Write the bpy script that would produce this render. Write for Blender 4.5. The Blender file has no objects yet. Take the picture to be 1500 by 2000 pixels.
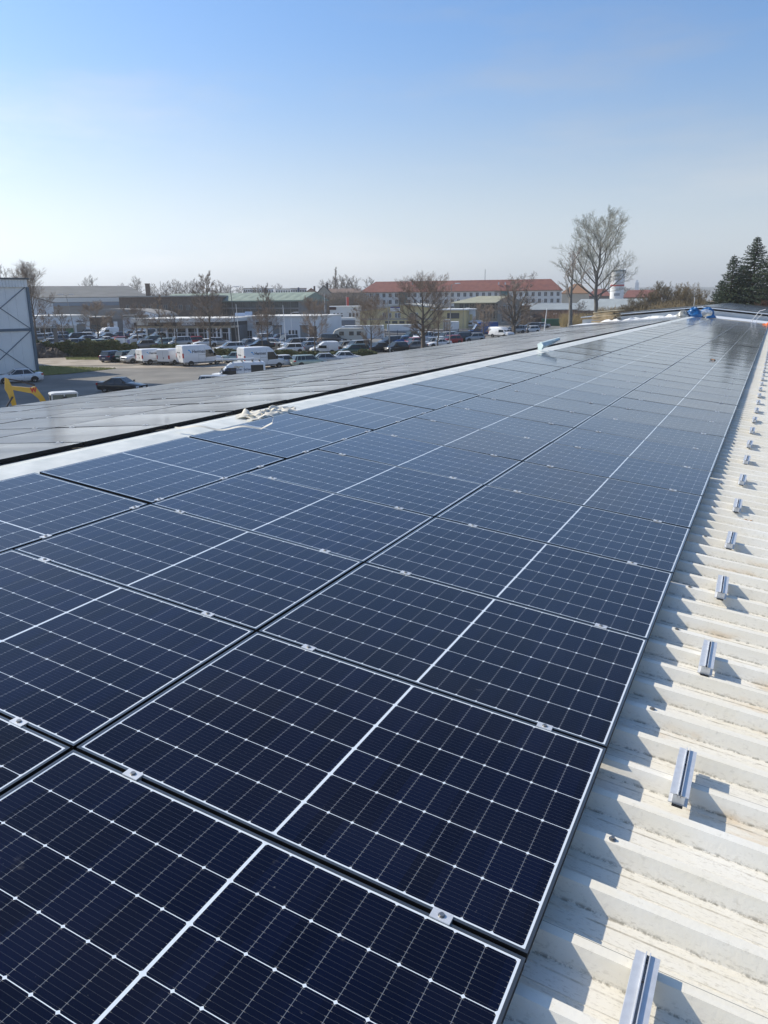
import bpy, bmesh, math, random
from mathutils import Matrix, Vector, noise
random.seed(7)
sc = bpy.context.scene
COL = sc.collection
R = math.radians

# ---------------------------------------------------------------- camera
SL = R(6.363)                                     # slope of the near roof side
MN = Matrix(((math.cos(SL), 0, -math.sin(SL), 0), (0, 1, 0, 0), (math.sin(SL), 0, math.cos(SL), 0), (0, 0, 0, 1)))
MN = MN.inverted()                                # roof plane -> world: falls towards +x
RC = ((0.89204041, 0.44304309, 0.08931255), (0.21444971, -0.24096879, -0.94654391), (-0.3978382, 0.86350846, -0.30996436))
CP = Vector((0.234245, -1.737, 1.807317))
F = 1502.94
rows = [MN.to_3x3() @ Vector(r) for r in RC]      # right, down, forward in world
CW = MN @ CP
cam = bpy.data.cameras.new('camera')
camo = bpy.data.objects.new('camera', cam); COL.objects.link(camo)
camo.matrix_world = Matrix(((rows[0].x, -rows[1].x, -rows[2].x, CW.x), (rows[0].y, -rows[1].y, -rows[2].y, CW.y),
                            (rows[0].z, -rows[1].z, -rows[2].z, CW.z), (0, 0, 0, 1)))
cam.sensor_width = 36; cam.sensor_fit = 'AUTO'; cam.lens = F * 36 / 2000
cam.clip_start = 0.05; cam.clip_end = 20000
sc.camera = camo
sc.render.resolution_x = 768; sc.render.resolution_y = 1024

# ---------------------------------------------------------------- world, sun, exposure
SUN = Vector((-1.33, -0.08, 1.155)).normalized()
w = bpy.data.worlds.new('World'); sc.world = w; w.use_nodes = True
nt = w.node_tree; nt.nodes.clear()
sky = nt.nodes.new('ShaderNodeTexSky'); sky.sky_type = 'NISHITA'; sky.sun_disc = False
sky.sun_elevation = math.asin(SUN.z); sky.sun_rotation = math.atan2(SUN.x, SUN.y)
sky.altitude = 100; sky.air_density = 1.0; sky.dust_density = 1.3; sky.ozone_density = 2.2
bg = nt.nodes.new('ShaderNodeBackground'); bg.inputs[1].default_value = 0.112
ow = nt.nodes.new('ShaderNodeOutputWorld')
# the air near the horizon is pale and milky, whiter towards the sun
def sky_tint():
    L = nt.links.new; N = nt.nodes.new
    tc = N('ShaderNodeTexCoord'); sp = N('ShaderNodeSeparateXYZ'); L(tc.outputs['Generated'], sp.inputs[0])
    mr = N('ShaderNodeMapRange'); mr.interpolation_type = 'SMOOTHERSTEP'; L(sp.outputs[2], mr.inputs[0]); mr.inputs[1].default_value = -.05; mr.inputs[2].default_value = .36; mr.inputs[3].default_value = 1; mr.inputs[4].default_value = 0
    bw = N('ShaderNodeRGBToBW'); L(sky.outputs[0], bw.inputs[0])
    tn = N('ShaderNodeMix'); tn.data_type = 'RGBA'; tn.blend_type = 'MULTIPLY'; tn.inputs[0].default_value = 1; L(bw.outputs[0], tn.inputs[6]); tn.inputs[7].default_value = HZ_COL
    mx = N('ShaderNodeMix'); mx.data_type = 'RGBA'; L(mr.outputs[0], mx.inputs[0]); L(sky.outputs[0], mx.inputs[6]); L(tn.outputs[2], mx.inputs[7])
    t2_ = N('ShaderNodeMix'); t2_.data_type = 'RGBA'; t2_.blend_type = 'MULTIPLY'; t2_.inputs[0].default_value = 1; L(mx.outputs[2], t2_.inputs[6]); t2_.inputs[7].default_value = ALL_COL
    # a trace of thin cirrus
    mp = N('ShaderNodeMapping'); mp.inputs['Scale'].default_value = (1.2, 2.0, 7.0); L(tc.outputs['Generated'], mp.inputs[0])
    nz = N('ShaderNodeTexNoise'); nz.inputs['Scale'].default_value = 1.6; nz.inputs['Detail'].default_value = 7; nz.inputs['Roughness'].default_value = .6; L(mp.outputs[0], nz.inputs['Vector'])
    cr = N('ShaderNodeMapRange'); cr.interpolation_type = 'SMOOTHSTEP'; L(nz.outputs['Fac'], cr.inputs[0]); cr.inputs[1].default_value = .48; cr.inputs[2].default_value = .78; cr.inputs[3].default_value = 0; cr.inputs[4].default_value = .30
    cm = N('ShaderNodeMix'); cm.data_type = 'RGBA'; L(cr.outputs[0], cm.inputs[0]); L(t2_.outputs[2], cm.inputs[6]); b2 = N('ShaderNodeRGBToBW'); L(t2_.outputs[2], b2.inputs[0])
    b3 = N('ShaderNodeMath'); b3.operation = 'MULTIPLY'; L(b2.outputs[0], b3.inputs[0]); b3.inputs[1].default_value = 1.3; L(b3.outputs[0], cm.inputs[7])
    L(cm.outputs[2], bg.inputs[0])
HZ_COL = (1.44, 1.19, 1.04, 1); ALL_COL = (0.74, 0.97, 1.18, 1)
sky_tint(); nt.links.new(bg.outputs[0], ow.inputs[0])
sun = bpy.data.lights.new('sun', 'SUN'); sun.energy = 4.0; sun.angle = R(0.53); sun.color = (1, 0.91, 0.76)
suno = bpy.data.objects.new('sun', sun); COL.objects.link(suno)
suno.rotation_euler = SUN.to_track_quat('Z', 'Y').to_euler()
suno.location = (-40, 0, 60)
sc.view_settings.view_transform = 'Standard'; sc.view_settings.look = 'None'
sc.view_settings.exposure = 0.40; sc.view_settings.gamma = 1

# ---------------------------------------------------------------- materials
MATS = {}
def mat(name, col, rough=0.6, metal=0.0, var=0.0, scale=5.0, bump=0.0, spec=0.5, col2=None, detail=4, emit=None):
    if name in MATS: return MATS[name]
    m = bpy.data.materials.new(name); m.use_nodes = True; t = m.node_tree
    b = t.nodes['Principled BSDF']
    b.inputs['Base Color'].default_value = (*col, 1); b.inputs['Roughness'].default_value = rough
    b.inputs['Metallic'].default_value = metal; b.inputs['Specular IOR Level'].default_value = spec
    if var or bump or col2:
        tc = t.nodes.new('ShaderNodeTexCoord'); nz = t.nodes.new('ShaderNodeTexNoise')
        nz.inputs['Scale'].default_value = scale; nz.inputs['Detail'].default_value = detail
        t.links.new(tc.outputs['Object'], nz.inputs['Vector'])
        if var or col2:
            rp = t.nodes.new('ShaderNodeValToRGB')
            rp.color_ramp.elements[0].position = 0.35; rp.color_ramp.elements[1].position = 0.65
            c2 = col2 or tuple(c * (1 + var) for c in col); c1 = col if col2 else tuple(c * (1 - var) for c in col)
            rp.color_ramp.elements[0].color = (*c1, 1); rp.color_ramp.elements[1].color = (*c2, 1)
            t.links.new(nz.outputs['Fac'], rp.inputs[0]); t.links.new(rp.outputs[0], b.inputs['Base Color'])
        if bump:
            bp = t.nodes.new('ShaderNodeBump'); bp.inputs['Strength'].default_value = bump
            bp.inputs['Distance'].default_value = 0.02
            t.links.new(nz.outputs['Fac'], bp.inputs['Height']); t.links.new(bp.outputs[0], b.inputs['Normal'])
    MATS[name] = m
    return m

class NG:                                         # tiny node-expression helper
    def __init__(s, t): s.t = t
    def m(s, op, a, b=None, c=None):
        n = s.t.nodes.new('ShaderNodeMath'); n.operation = op
        for i, v in enumerate((a, b, c)):
            if v is None: continue
            if isinstance(v, (int, float)): n.inputs[i].default_value = v
            else: s.t.links.new(v, n.inputs[i])
        return n.outputs[0]
    def mix(s, f, a, b):
        n = s.t.nodes.new('ShaderNodeMix'); n.data_type = 'RGBA'
        if isinstance(f, (int, float)): n.inputs[0].default_value = f
        else: s.t.links.new(f, n.inputs[0])
        for i, v in ((6, a), (7, b)):
            if isinstance(v, tuple): n.inputs[i].default_value = (*v, 1)
            else: s.t.links.new(v, n.inputs[i])
        return n.outputs[2]
    def noise(s, vec, scale, detail=3, rough=0.5):
        n = s.t.nodes.new('ShaderNodeTexNoise'); n.inputs['Scale'].default_value = scale
        n.inputs['Detail'].default_value = detail; n.inputs['Roughness'].default_value = rough
        s.t.links.new(vec, n.inputs['Vector']); return n.outputs['Fac']
    def smooth(s, v, a, b):
        n = s.t.nodes.new('ShaderNodeMapRange'); n.interpolation_type = 'SMOOTHSTEP'
        s.t.links.new(v, n.inputs[0]); n.inputs[1].default_value = a; n.inputs[2].default_value = b
        return n.outputs[0]
    def vec(s, v, sc):
        n = s.t.nodes.new('ShaderNodeMapping'); n.inputs['Scale'].default_value = sc
        s.t.links.new(v, n.inputs[0]); return n.outputs[0]

PL, PW = 1.727, 1.139
def cell_material(glare=False):
    m = bpy.data.materials.new('solar_cells_glare' if glare else 'solar_cells'); m.use_nodes = True; t = m.node_tree; g = NG(t)
    b = t.nodes['Principled BSDF']
    tc = t.nodes.new('ShaderNodeTexCoord'); sx = t.nodes.new('ShaderNodeSeparateXYZ')
    t.links.new(tc.outputs['Object'], sx.inputs[0]); x, y = sx.outputs[0], sx.outputs[1]
    oi = t.nodes.new('ShaderNodeObjectInfo'); rnd = oi.outputs['Random']
    mx, my, cg = 0.018, 0.0165, 0.0055
    px = (PL / 2 - mx - cg) / 9; py = (PW - 2 * my) / 6
    ax = g.m('ABSOLUTE', g.m('SUBTRACT', x, PL / 2))
    hx = g.m('SUBTRACT', ax, cg)                              # 0.. from the centre strip
    dx = g.m('PINGPONG', hx, px / 2)                          # 0 on a cell joint
    yy = g.m('SUBTRACT', y, my)
    dy = g.m('PINGPONG', yy, py / 2)
    thin = g.m('LESS_THAN', dx, 0.0009)
    wide = g.m('LESS_THAN', dy, 0.00125)
    dia = g.m('LESS_THAN', g.m('ADD', dx, dy), 0.0074)
    cen = g.m('LESS_THAN', hx, 0.0)
    out1 = g.m('GREATER_THAN', ax, PL / 2 - mx)
    out2 = g.m('GREATER_THAN', g.m('ABSOLUTE', g.m('SUBTRACT', y, PW / 2)), PW / 2 - my)
    white = g.m('MAXIMUM', g.m('MAXIMUM', wide, dia), g.m('MAXIMUM', cen, g.m('MAXIMUM', out1, out2)))
    bb = g.m('LESS_THAN', g.m('PINGPONG', g.m('ADD', yy, py / 20), py / 20), 0.00028)
    pad = g.m('MULTIPLY', g.m('LESS_THAN', g.m('PINGPONG', g.m('ADD', yy, py / 20), py / 20), 0.0007), g.m('LESS_THAN', dx, 0.006))
    # cell to cell variation
    cx = g.m('FLOOR', g.m('DIVIDE', x, px)); cy = g.m('FLOOR', g.m('DIVIDE', yy, py))
    wn = t.nodes.new('ShaderNodeTexWhiteNoise'); wn.noise_dimensions = '3D'
    cb = t.nodes.new('ShaderNodeCombineXYZ'); t.links.new(cx, cb.inputs[0]); t.links.new(cy, cb.inputs[1]); t.links.new(rnd, cb.inputs[2])
    t.links.new(cb.outputs[0], wn.inputs[0])
    cell = g.mix(wn.outputs[0], (0.0010, 0.0026, 0.0130), (0.0022, 0.0052, 0.0245))
    cell = g.mix(g.m('MULTIPLY', rnd, 0.5), cell, (0.0025, 0.003, 0.007))
    c = g.mix(g.m('MULTIPLY', bb, 0.45), cell, (0.13, 0.14, 0.16))
    c = g.mix(g.m('MULTIPLY', pad, 0.6), c, (0.25, 0.24, 0.22))
    c = g.mix(g.m('MULTIPLY', thin, 0.42), c, (0.3, 0.34, 0.4))
    c = g.mix(white, c, (0.62, 0.68, 0.74))
    # dust, specks and droppings on the glass
    ofs = t.nodes.new('ShaderNodeVectorMath'); ofs.operation = 'ADD'
    cb2 = t.nodes.new('ShaderNodeCombineXYZ'); t.links.new(g.m('MULTIPLY', rnd, 91.0), cb2.inputs[0]); t.links.new(g.m('MULTIPLY', rnd, 37.0), cb2.inputs[1])
    t.links.new(tc.outputs['Object'], ofs.inputs[0]); t.links.new(cb2.outputs[0], ofs.inputs[1]); vv = ofs.outputs[0]
    sp = g.smooth(g.noise(vv, 60, 2), 0.73, 0.80); bl = g.smooth(g.noise(vv, 6, 5, 0.65), 0.66, 0.82)
    film = g.smooth(g.noise(g.vec(vv, (0.6, 2.4, 1)), 1.4, 4), 0.35, 0.75)
    d = g.m('ADD', g.m('MULTIPLY', sp, 0.10), g.m('ADD', g.m('MULTIPLY', bl, 0.15), g.m('MULTIPLY', film, 0.006)))
    if glare: b.inputs['Sheen Weight'].default_value = 0.6
    if glare: d = g.m('ADD', d, g.m('ADD', 0.31, g.m('MULTIPLY', film, 0.16)))  # far-slope glare off dusty glass, painted into the colour as a pale tone
    c = g.mix(d, c, (0.62, 0.56, 0.48) if glare else (0.45, 0.45, 0.43))
    if not glare: b.inputs['Sheen Weight'].default_value = 0.16
    b.inputs['Sheen Roughness'].default_value = 0.3; b.inputs['Sheen Tint'].default_value = (1.0, 0.96, 0.9, 1)
    t.links.new(c, b.inputs['Base Color'])
    r = g.m('ADD', 0.075 if glare else 0.07, g.m('ADD', g.m('MULTIPLY', sp, 0.3), g.m('MULTIPLY', film, 0.05)))
    t.links.new(r, b.inputs['Roughness'])
    lw = t.nodes.new('ShaderNodeLayerWeight'); lw.inputs[0].default_value = 0.5       # anti-reflective glass: dull from above, mirror-like at a low angle
    sl = t.nodes.new('ShaderNodeMapRange'); t.links.new(lw.outputs['Facing'], sl.inputs[0]); sl.inputs[1].default_value = 0.45; sl.inputs[2].default_value = 0.88
    sl.inputs[3].default_value = 0.16; sl.inputs[4].default_value = 0.95; t.links.new(sl.outputs[0], b.inputs['Specular IOR Level'])
    return m

def sheet_material():
    m = bpy.data.materials.new('painted_roof_sheet'); m.use_nodes = True; t = m.node_tree; g = NG(t)
    b = t.nodes['Principled BSDF']; tc = t.nodes.new('ShaderNodeTexCoord'); v = tc.outputs['Object']
    sx = t.nodes.new('ShaderNodeSeparateXYZ'); t.links.new(v, sx.inputs[0]); y, z = sx.outputs[1], sx.outputs[2]
    big = g.smooth(g.noise(v, 1.1, 5, 0.6), 0.38, 0.66)
    mid = g.smooth(g.noise(g.vec(v, (0.5, 3, 1)), 5, 6, 0.7), 0.40, 0.68)
    fine = g.smooth(g.noise(g.vec(v, (0.45, 1.6, 1)), 90, 3, 0.7), 0.53, 0.68)
    c = g.mix(big, (0.76, 0.72, 0.62), (0.80, 0.775, 0.70))
    c = g.mix(g.m('MULTIPLY', mid, 0.5), c, (0.74, 0.68, 0.54))
    low = g.smooth(z, -0.078, -0.112)                        # only the troughs hold dirt
    rust = g.m('MULTIPLY', g.smooth(g.noise(g.vec(v, (0.8, 2.2, 1)), 2.2, 6, 0.65), 0.55, 0.74), low)
    c = g.mix(g.m('MULTIPLY', rust, 0.55), c, (0.55, 0.36, 0.15))
    c = g.mix(g.m('MULTIPLY', g.m('MULTIPLY', fine, low), 0.42), c, (0.38, 0.34, 0.26))
    c = g.mix(g.m('MULTIPLY', g.smooth(g.noise(v, 34, 4, .7), .57, .7), 0.22), c, (0.34, 0.31, 0.23))
    # algae lines at the foot of every rib and along the little beads
    k = g.m('ABSOLUTE', g.m('SUBTRACT', g.m('WRAP', g.m('SUBTRACT', y, 0.198), 0.125, -0.125), 0.0))
    dk = g.m('ABSOLUTE', g.m('SUBTRACT', k, 0.057))
    line = g.m('MULTIPLY', g.m('SUBTRACT', 1.0, g.smooth(dk, 0.001, 0.009)), g.smooth(g.noise(v, 38, 4, 0.75), 0.44, 0.60))
    c = g.mix(g.m('MULTIPLY', line, 0.62), c, (0.085, 0.072, 0.04))
    db = g.m('ABSOLUTE', g.m('SUBTRACT', k, 0.094))
    l2 = g.m('MULTIPLY', g.m('SUBTRACT', 1.0, g.smooth(db, 0.0005, 0.004)), g.smooth(g.noise(v, 7, 4, 0.7), 0.4, 0.62))
    c = g.mix(g.m('MULTIPLY', l2, 0.6), c, (0.24, 0.2, 0.13))
    lap = g.m('ABSOLUTE', g.m('WRAP', g.m('SUBTRACT', y, 0.2145), 0.5, -0.5)); top = g.smooth(z, -0.070, -0.0655)
    c = g.mix(g.m('MULTIPLY', g.m('MULTIPLY', g.m('LESS_THAN', lap, 0.0012), top), 0.75), c, (0.10, 0.09, 0.07))
    t.links.new(c, b.inputs['Base Color']); b.inputs['Roughness'].default_value = 0.55
    bp = t.nodes.new('ShaderNodeBump'); bp.inputs['Strength'].default_value = 0.25; bp.inputs['Distance'].default_value = 0.004
    t.links.new(g.noise(v, 60, 4), bp.inputs['Height']); t.links.new(bp.outputs[0], b.inputs['Normal'])
    return m

M_CELL = cell_material(); M_CELL_GLARE = cell_material(True); M_SHEET = sheet_material()
M_FRAME = mat('black_frame', (0.030, 0.033, 0.034), 0.3, 0.0, spec=1.0)
M_FRAME.node_tree.nodes['Principled BSDF'].inputs['Coat Weight'].default_value = 1.0
M_FRAME.node_tree.nodes['Principled BSDF'].inputs['Coat Roughness'].default_value = 0.18
M_ALU = mat('aluminium', (0.70, 0.71, 0.72), 0.45, 0.5, var=0.06, scale=30)
M_STEEL = mat('screw_steel', (0.35, 0.34, 0.32), 0.4, 0.9)
M_CAP = mat('cap_sheet', (0.54, 0.56, 0.53), 0.45, 0.0, col2=(0.68, 0.69, 0.65), scale=5, bump=0.1, detail=8)
M_BLACK = mat('black_plastic', (0.012, 0.012, 0.012), 0.5)
M_GLASS = mat('window_glass', (0.02, 0.028, 0.032), 0.06, 0.0, spec=0.7)
M_TYRE = mat('tyre', (0.018, 0.018, 0.018), 0.85)
M_RIM = mat('rim', (0.42, 0.43, 0.45), 0.3, 0.8)
M_RED = mat('red_lens', (0.42, 0.015, 0.015), 0.2)
M_LAMP = mat('clear_lens', (0.6, 0.62, 0.65), 0.12, 0.2)
M_PLATE = mat('number_plate', (0.7, 0.7, 0.68), 0.5)
M_WHITE = mat('white_wall', (0.78, 0.79, 0.79), 0.7, var=0.05, scale=0.4)
M_BRICK = mat('dark_brick', (0.13, 0.095, 0.075), 0.85, var=0.25, scale=2.5)
M_CONC = mat('concrete', (0.32, 0.31, 0.29), 0.85, var=0.1, scale=1)
M_BARK = mat('bark', (0.12, 0.10, 0.08), 0.9, var=0.3, scale=6)
M_TWIG = mat('twigs', (0.26, 0.205, 0.16), 0.9)

# ---------------------------------------------------------------- mesh helpers
class MB:
    def __init__(s): s.v = []; s.f = []; s.mi = []
    def add(s, vs, fs, mi=0):
        o = len(s.v); s.v += [tuple(v) for v in vs]; s.f += [tuple(i + o for i in f) for f in fs]; s.mi += [mi] * len(fs); return s
    def box(s, x0, x1, y0, y1, z0, z1, mi=0):
        return s.add([(x0, y0, z0), (x1, y0, z0), (x1, y1, z0), (x0, y1, z0), (x0, y0, z1), (x1, y0, z1), (x1, y1, z1), (x0, y1, z1)],
                     [(0, 3, 2, 1), (4, 5, 6, 7), (0, 1, 5, 4), (1, 2, 6, 5), (2, 3, 7, 6), (3, 0, 4, 7)], mi)
    def prism(s, pts, y0, y1, mi=0, axis='y'):            # pts: (a, z) outline, extruded along axis
        n = len(pts)
        if axis == 'y': vs = [(a, y0, z) for a, z in pts] + [(a, y1, z) for a, z in pts]
        elif axis == 'x': vs = [(y0, a, z) for a, z in pts] + [(y1, a, z) for a, z in pts]
        else: vs = [(a, b, y0) for a, b in pts] + [(a, b, y1) for a, b in pts]
        fs = [tuple(range(n)), tuple(range(2 * n - 1, n - 1, -1))] + [(i, i + n, (i + 1) % n + n, (i + 1) % n) for i in range(n)]
        return s.add(vs, fs, mi)
    def tube(s, path, rad, n=6, mi=0, caps=True):
        path = [Vector(p) for p in path]; rings = []
        if not isinstance(rad, (list, tuple)): rad = [rad] * len(path)
        for i, p in enumerate(path):
            d = (path[min(i + 1, len(path) - 1)] - path[max(i - 1, 0)])
            if d.length < 1e-9: d = Vector((0, 0, 1))
            d.normalize()
            a = d.orthogonal().normalized() if i == 0 else (pa - d * pa.dot(d)).normalized()
            pa = a; b = d.cross(a)
            rings.append([p + (a * math.cos(2 * math.pi * k / n) + b * math.sin(2 * math.pi * k / n)) * rad[i] for k in range(n)])
        fs = []
        for i in range(len(path) - 1):
            for k in range(n): fs.append((i * n + k, i * n + (k + 1) % n, (i + 1) * n + (k + 1) % n, (i + 1) * n + k))
        if caps: fs += [tuple(range(n - 1, -1, -1)), tuple(range((len(path) - 1) * n, len(path) * n))]
        return s.add([v for r in rings for v in r], fs, mi)
    def cyl(s, c, r, h, n=16, mi=0, axis='z', r2=None):
        c = Vector(c); d = {'x': Vector((1, 0, 0)), 'y': Vector((0, 1, 0)), 'z': Vector((0, 0, 1))}[axis]
        return s.tube([c, c + d * h], [r, r if r2 is None else r2], n, mi)
    def loft(s, rings, mi=0, closed=True, caps=True):
        n = len(rings[0]); fs = []
        for i in range(len(rings) - 1):
            for k in range(n if closed else n - 1):
                fs.append((i * n + k, i * n + (k + 1) % n, (i + 1) * n + (k + 1) % n, (i + 1) * n + k))
        if caps: fs += [tuple(range(n - 1, -1, -1)), tuple(range((len(rings) - 1) * n, len(rings) * n))]
        return s.add([v for r in rings for v in r], fs, mi)
    def mesh(s, name, mats, smooth=None):
        me = bpy.data.meshes.new(name); me.from_pydata(s.v, [], s.f)
        for m in (mats if isinstance(mats, (list, tuple)) else [mats]): me.materials.append(m)
        if any(s.mi): me.polygons.foreach_set('material_index', s.mi)
        bm = bmesh.new(); bm.from_mesh(me); bmesh.ops.recalc_face_normals(bm, faces=bm.faces); bm.to_mesh(me); bm.free()
        if smooth is not None:
            me.polygons.foreach_set('use_smooth', [True] * len(me.polygons))
            if smooth < 180: me.set_sharp_from_angle(angle=R(smooth))
        me.update(); return me
    def build(s, name, mats, parent=None, M=None, smooth=None, label=None):
        o = bpy.data.objects.new(name, s.mesh(name, mats, smooth)); COL.objects.link(o)
        if parent: o.parent = parent
        if M is not None: o.matrix_local = M
        if label: o['label'] = label
        return o

def tag(o, label=None, cat=None, group=None, kind=None):
    if label: o['label'] = label
    if cat: o['category'] = cat
    if group: o['group'] = group
    if kind: o['kind'] = kind
    return o
def empty(name, M=None, label=None, cat=None, group=None):
    o = bpy.data.objects.new(name, None); COL.objects.link(o); o.empty_display_size = 0.2
    if M is not None: o.matrix_world = M
    return tag(o, label, cat, group)
KIDS = {}
def copy_tree(o, M=None, label=None, group=None, parent=None, kids=None):
    c = o.copy(); COL.objects.link(c)
    if parent: c.parent = parent
    if M is not None: c.matrix_world = M
    if label: c['label'] = label
    if group: c['group'] = group
    if kids is None:
        kids = KIDS.get(o)
        if kids is None: kids = KIDS[o] = list(o.children)
    for ch in kids: copy_tree(ch, parent=c)
    return c
def T(x, y, z=0, rz=0): return Matrix.Translation((x, y, z)) @ Matrix.Rotation(rz, 4, 'Z')
def txt(s, size, M, material, name='lettering', parent=None, align='LEFT', ext=0.004, bold=0.0, fitw=None):
    cu = bpy.data.curves.new('t', 'FONT'); cu.body = s; cu.size = size; cu.extrude = ext; cu.align_x = align; cu.offset = bold
    cu.resolution_u = 3
    to = bpy.data.objects.new('t', cu); COL.objects.link(to)
    me = bpy.data.meshes.new_from_object(to); bpy.data.objects.remove(to); bpy.data.curves.remove(cu)
    me.materials.clear(); me.materials.append(material)
    if fitw:
        xs = [v.co.x for v in me.vertices]; k = fitw / (max(xs) - min(xs))
        for v in me.vertices: v.co.x *= k
    o = bpy.data.objects.new(name, me); COL.objects.link(o)
    if parent: o.parent = parent
    o.matrix_local = M; return o
ORD = 'first second third fourth fifth sixth seventh eighth ninth tenth eleventh twelfth thirteenth fourteenth fifteenth sixteenth seventeenth eighteenth nineteenth'.split()
TENS = {2: 'twent', 3: 'thirt', 4: 'fort', 5: 'fift'}
def ordinal(i):
    if i < 19: return ORD[i]
    n = i + 1; t_, u = divmod(n, 10)
    return TENS[t_] + 'ieth' if u == 0 else TENS[t_] + 'y-' + ORD[u - 1]

# ---------------------------------------------------------------- terrain and pixel rays of the survey
GZ = -6.03
def ss(a, b, x): x = max(0, min(1, (x - a) / (b - a))); return x * x * (3 - 2 * x)
def tz(x, y):
    r = math.hypot(x - CW.x, y - CW.y)
    return GZ + 1.0 * ss(92, 150, r)
def ray(px, py): return rows[0] * ((px - 750) / F) + rows[1] * ((py - 1000) / F) + rows[2]
def gp(px, py):                                    # point of the ground seen at this place of the photograph
    d = ray(px, py); z = GZ
    for _ in range(12):
        P = CW + d * ((z - CW.z) / d.z); z = tz(P.x, P.y)
    return P
def at(px, D, py=600):                             # ground point at horizontal distance D in that direction
    d = ray(px, py); h = math.hypot(d.x, d.y); P = CW + d * (D / h); return Vector((P.x, P.y, tz(P.x, P.y)))
def zat(px, py, D): d = ray(px, py); return CW.z + d.z * D / math.hypot(d.x, d.y)
def away(P): return math.atan2(P.y - CW.y, P.x - CW.x) - math.pi / 2     # rz so that local +y points away from the camera

# ---------------------------------------------------------------- ground
def ground():
    mb = MB(); rings = [0, 20, 40, 60, 75, 85, 90] + [92 + 2 * i for i in range(31)] + [160, 180, 220, 300, 450, 700, 1100, 1800, 3000, 5000, 9000]
    N = 180
    mb.v.append((CW.x, CW.y, tz(CW.x, CW.y)))
    for r in rings[1:]:
        for k in range(N):
            a = 2 * math.pi * k / N; x = CW.x + r * math.cos(a); y = CW.y + r * math.sin(a); mb.v.append((x, y, tz(x, y)))
    for k in range(N): mb.f.append((0, 1 + k, 1 + (k + 1) % N))
    for i in range(len(rings) - 2):
        for k in range(N):
            a, b = 1 + i * N + k, 1 + i * N + (k + 1) % N; mb.f.append((a, a + N, b + N, b))
    mb.mi = [0] * len(mb.f)
    return tag(mb.build('ground', mat('ground_gravel', (0.16, 0.145, 0.12), 0.95, col2=(0.24, 0.22, 0.185), scale=0.12, detail=8), smooth=180), kind='structure')
ground()
def patch(name, corners, off, m, n=14, kind='structure'):   # quad patch that follows the terrain, corners as photo points on the ground
    c = [gp(*p) if len(p) == 2 else Vector(p) for p in corners]; mb = MB()
    for i in range(n + 1):
        for j in range(n + 1):
            s_, t_ = i / n, j / n
            P = (c[0] * (1 - s_) + c[1] * s_) * (1 - t_) + (c[3] * (1 - s_) + c[2] * s_) * t_
            mb.v.append((P.x, P.y, tz(P.x, P.y) + off))
    for i in range(n):
        for j in range(n): a = i * (n + 1) + j; mb.f.append((a, a + n + 1, a + n + 2, a + 1))
    mb.mi = [0] * len(mb.f)
    return tag(mb.build(name, m, smooth=180), kind=kind)
M_ASPH = mat('asphalt', (0.13, 0.125, 0.115), 0.9, col2=(0.21, 0.20, 0.18), scale=0.25, detail=9, bump=0.2)
M_LOT = mat('lot_paving', (0.12, 0.12, 0.118), 0.9, col2=(0.17, 0.168, 0.16), scale=0.3, detail=8)
M_SAND = mat('sandy_gravel', (0.26, 0.22, 0.175), 0.95, col2=(0.38, 0.335, 0.28), scale=0.5, detail=9)
M_GRASSG = mat('turf', (0.18, 0.19, 0.07), 0.95, col2=(0.27, 0.26, 0.12), scale=1.2, detail=9)
patch('yard', [(-60, 900), (900, 900), (900, 712), (-60, 722)], 0.01, M_ASPH)
patch('gravel_path', [(-60, 730), (210, 716), (760, 722), (700, 694)], 0.02, M_SAND, 20)
patch('gravel_path', [(30, 716), (300, 712), (300, 698), (30, 698)], 0.03, M_SAND, 20)
patch('lawn', [(62, 735.5), (130, 731), (228, 720), (66, 714.5)], 0.045, M_GRASSG, 20)
patch('lawn', [(130, 703), (232, 703.5), (232, 692), (125, 692)], 0.045, M_GRASSG, 20)
patch('parking_lot', [(20, 689), (1100, 689), (1300, 622), (20, 640)], 0.02, M_LOT, 40)

# grass blades over the two lawns
def grass(corners, n, seed, label):
    rnd = random.Random(seed); c = [gp(*p) for p in corners]; mb = MB()
    for i in range(n):
        s_, t_ = rnd.random(), rnd.random()
        P = (c[0] * (1 - s_) + c[1] * s_) * (1 - t_) + (c[3] * (1 - s_) + c[2] * s_) * t_; z = tz(P.x, P.y) + 0.04
        a = rnd.random() * 6.28; h = rnd.uniform(0.04, 0.16); w_ = 0.05
        mb.add([(P.x - w_ * math.cos(a), P.y - w_ * math.sin(a), z), (P.x + w_ * math.cos(a), P.y + w_ * math.sin(a), z),
                (P.x + rnd.uniform(-.08, .08), P.y + rnd.uniform(-.08, .08), z + h)], [(0, 1, 2)])
    tag(mb.build('grass', mat('grass', (0.26, 0.28, 0.09), 0.9, col2=(0.36, 0.34, 0.15), scale=1.5)), kind='stuff', label=label, cat='grass')
grass([(62, 735.5), (130, 731), (228, 720), (66, 714.5)], 9000, 1, 'short green grass of the strip beside the white sedan and warehouse')
grass([(130, 703), (232, 703.5), (232, 692), (125, 692)], 5000, 2, 'patchy short grass in front of the hedge beside the earth heap')
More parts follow.
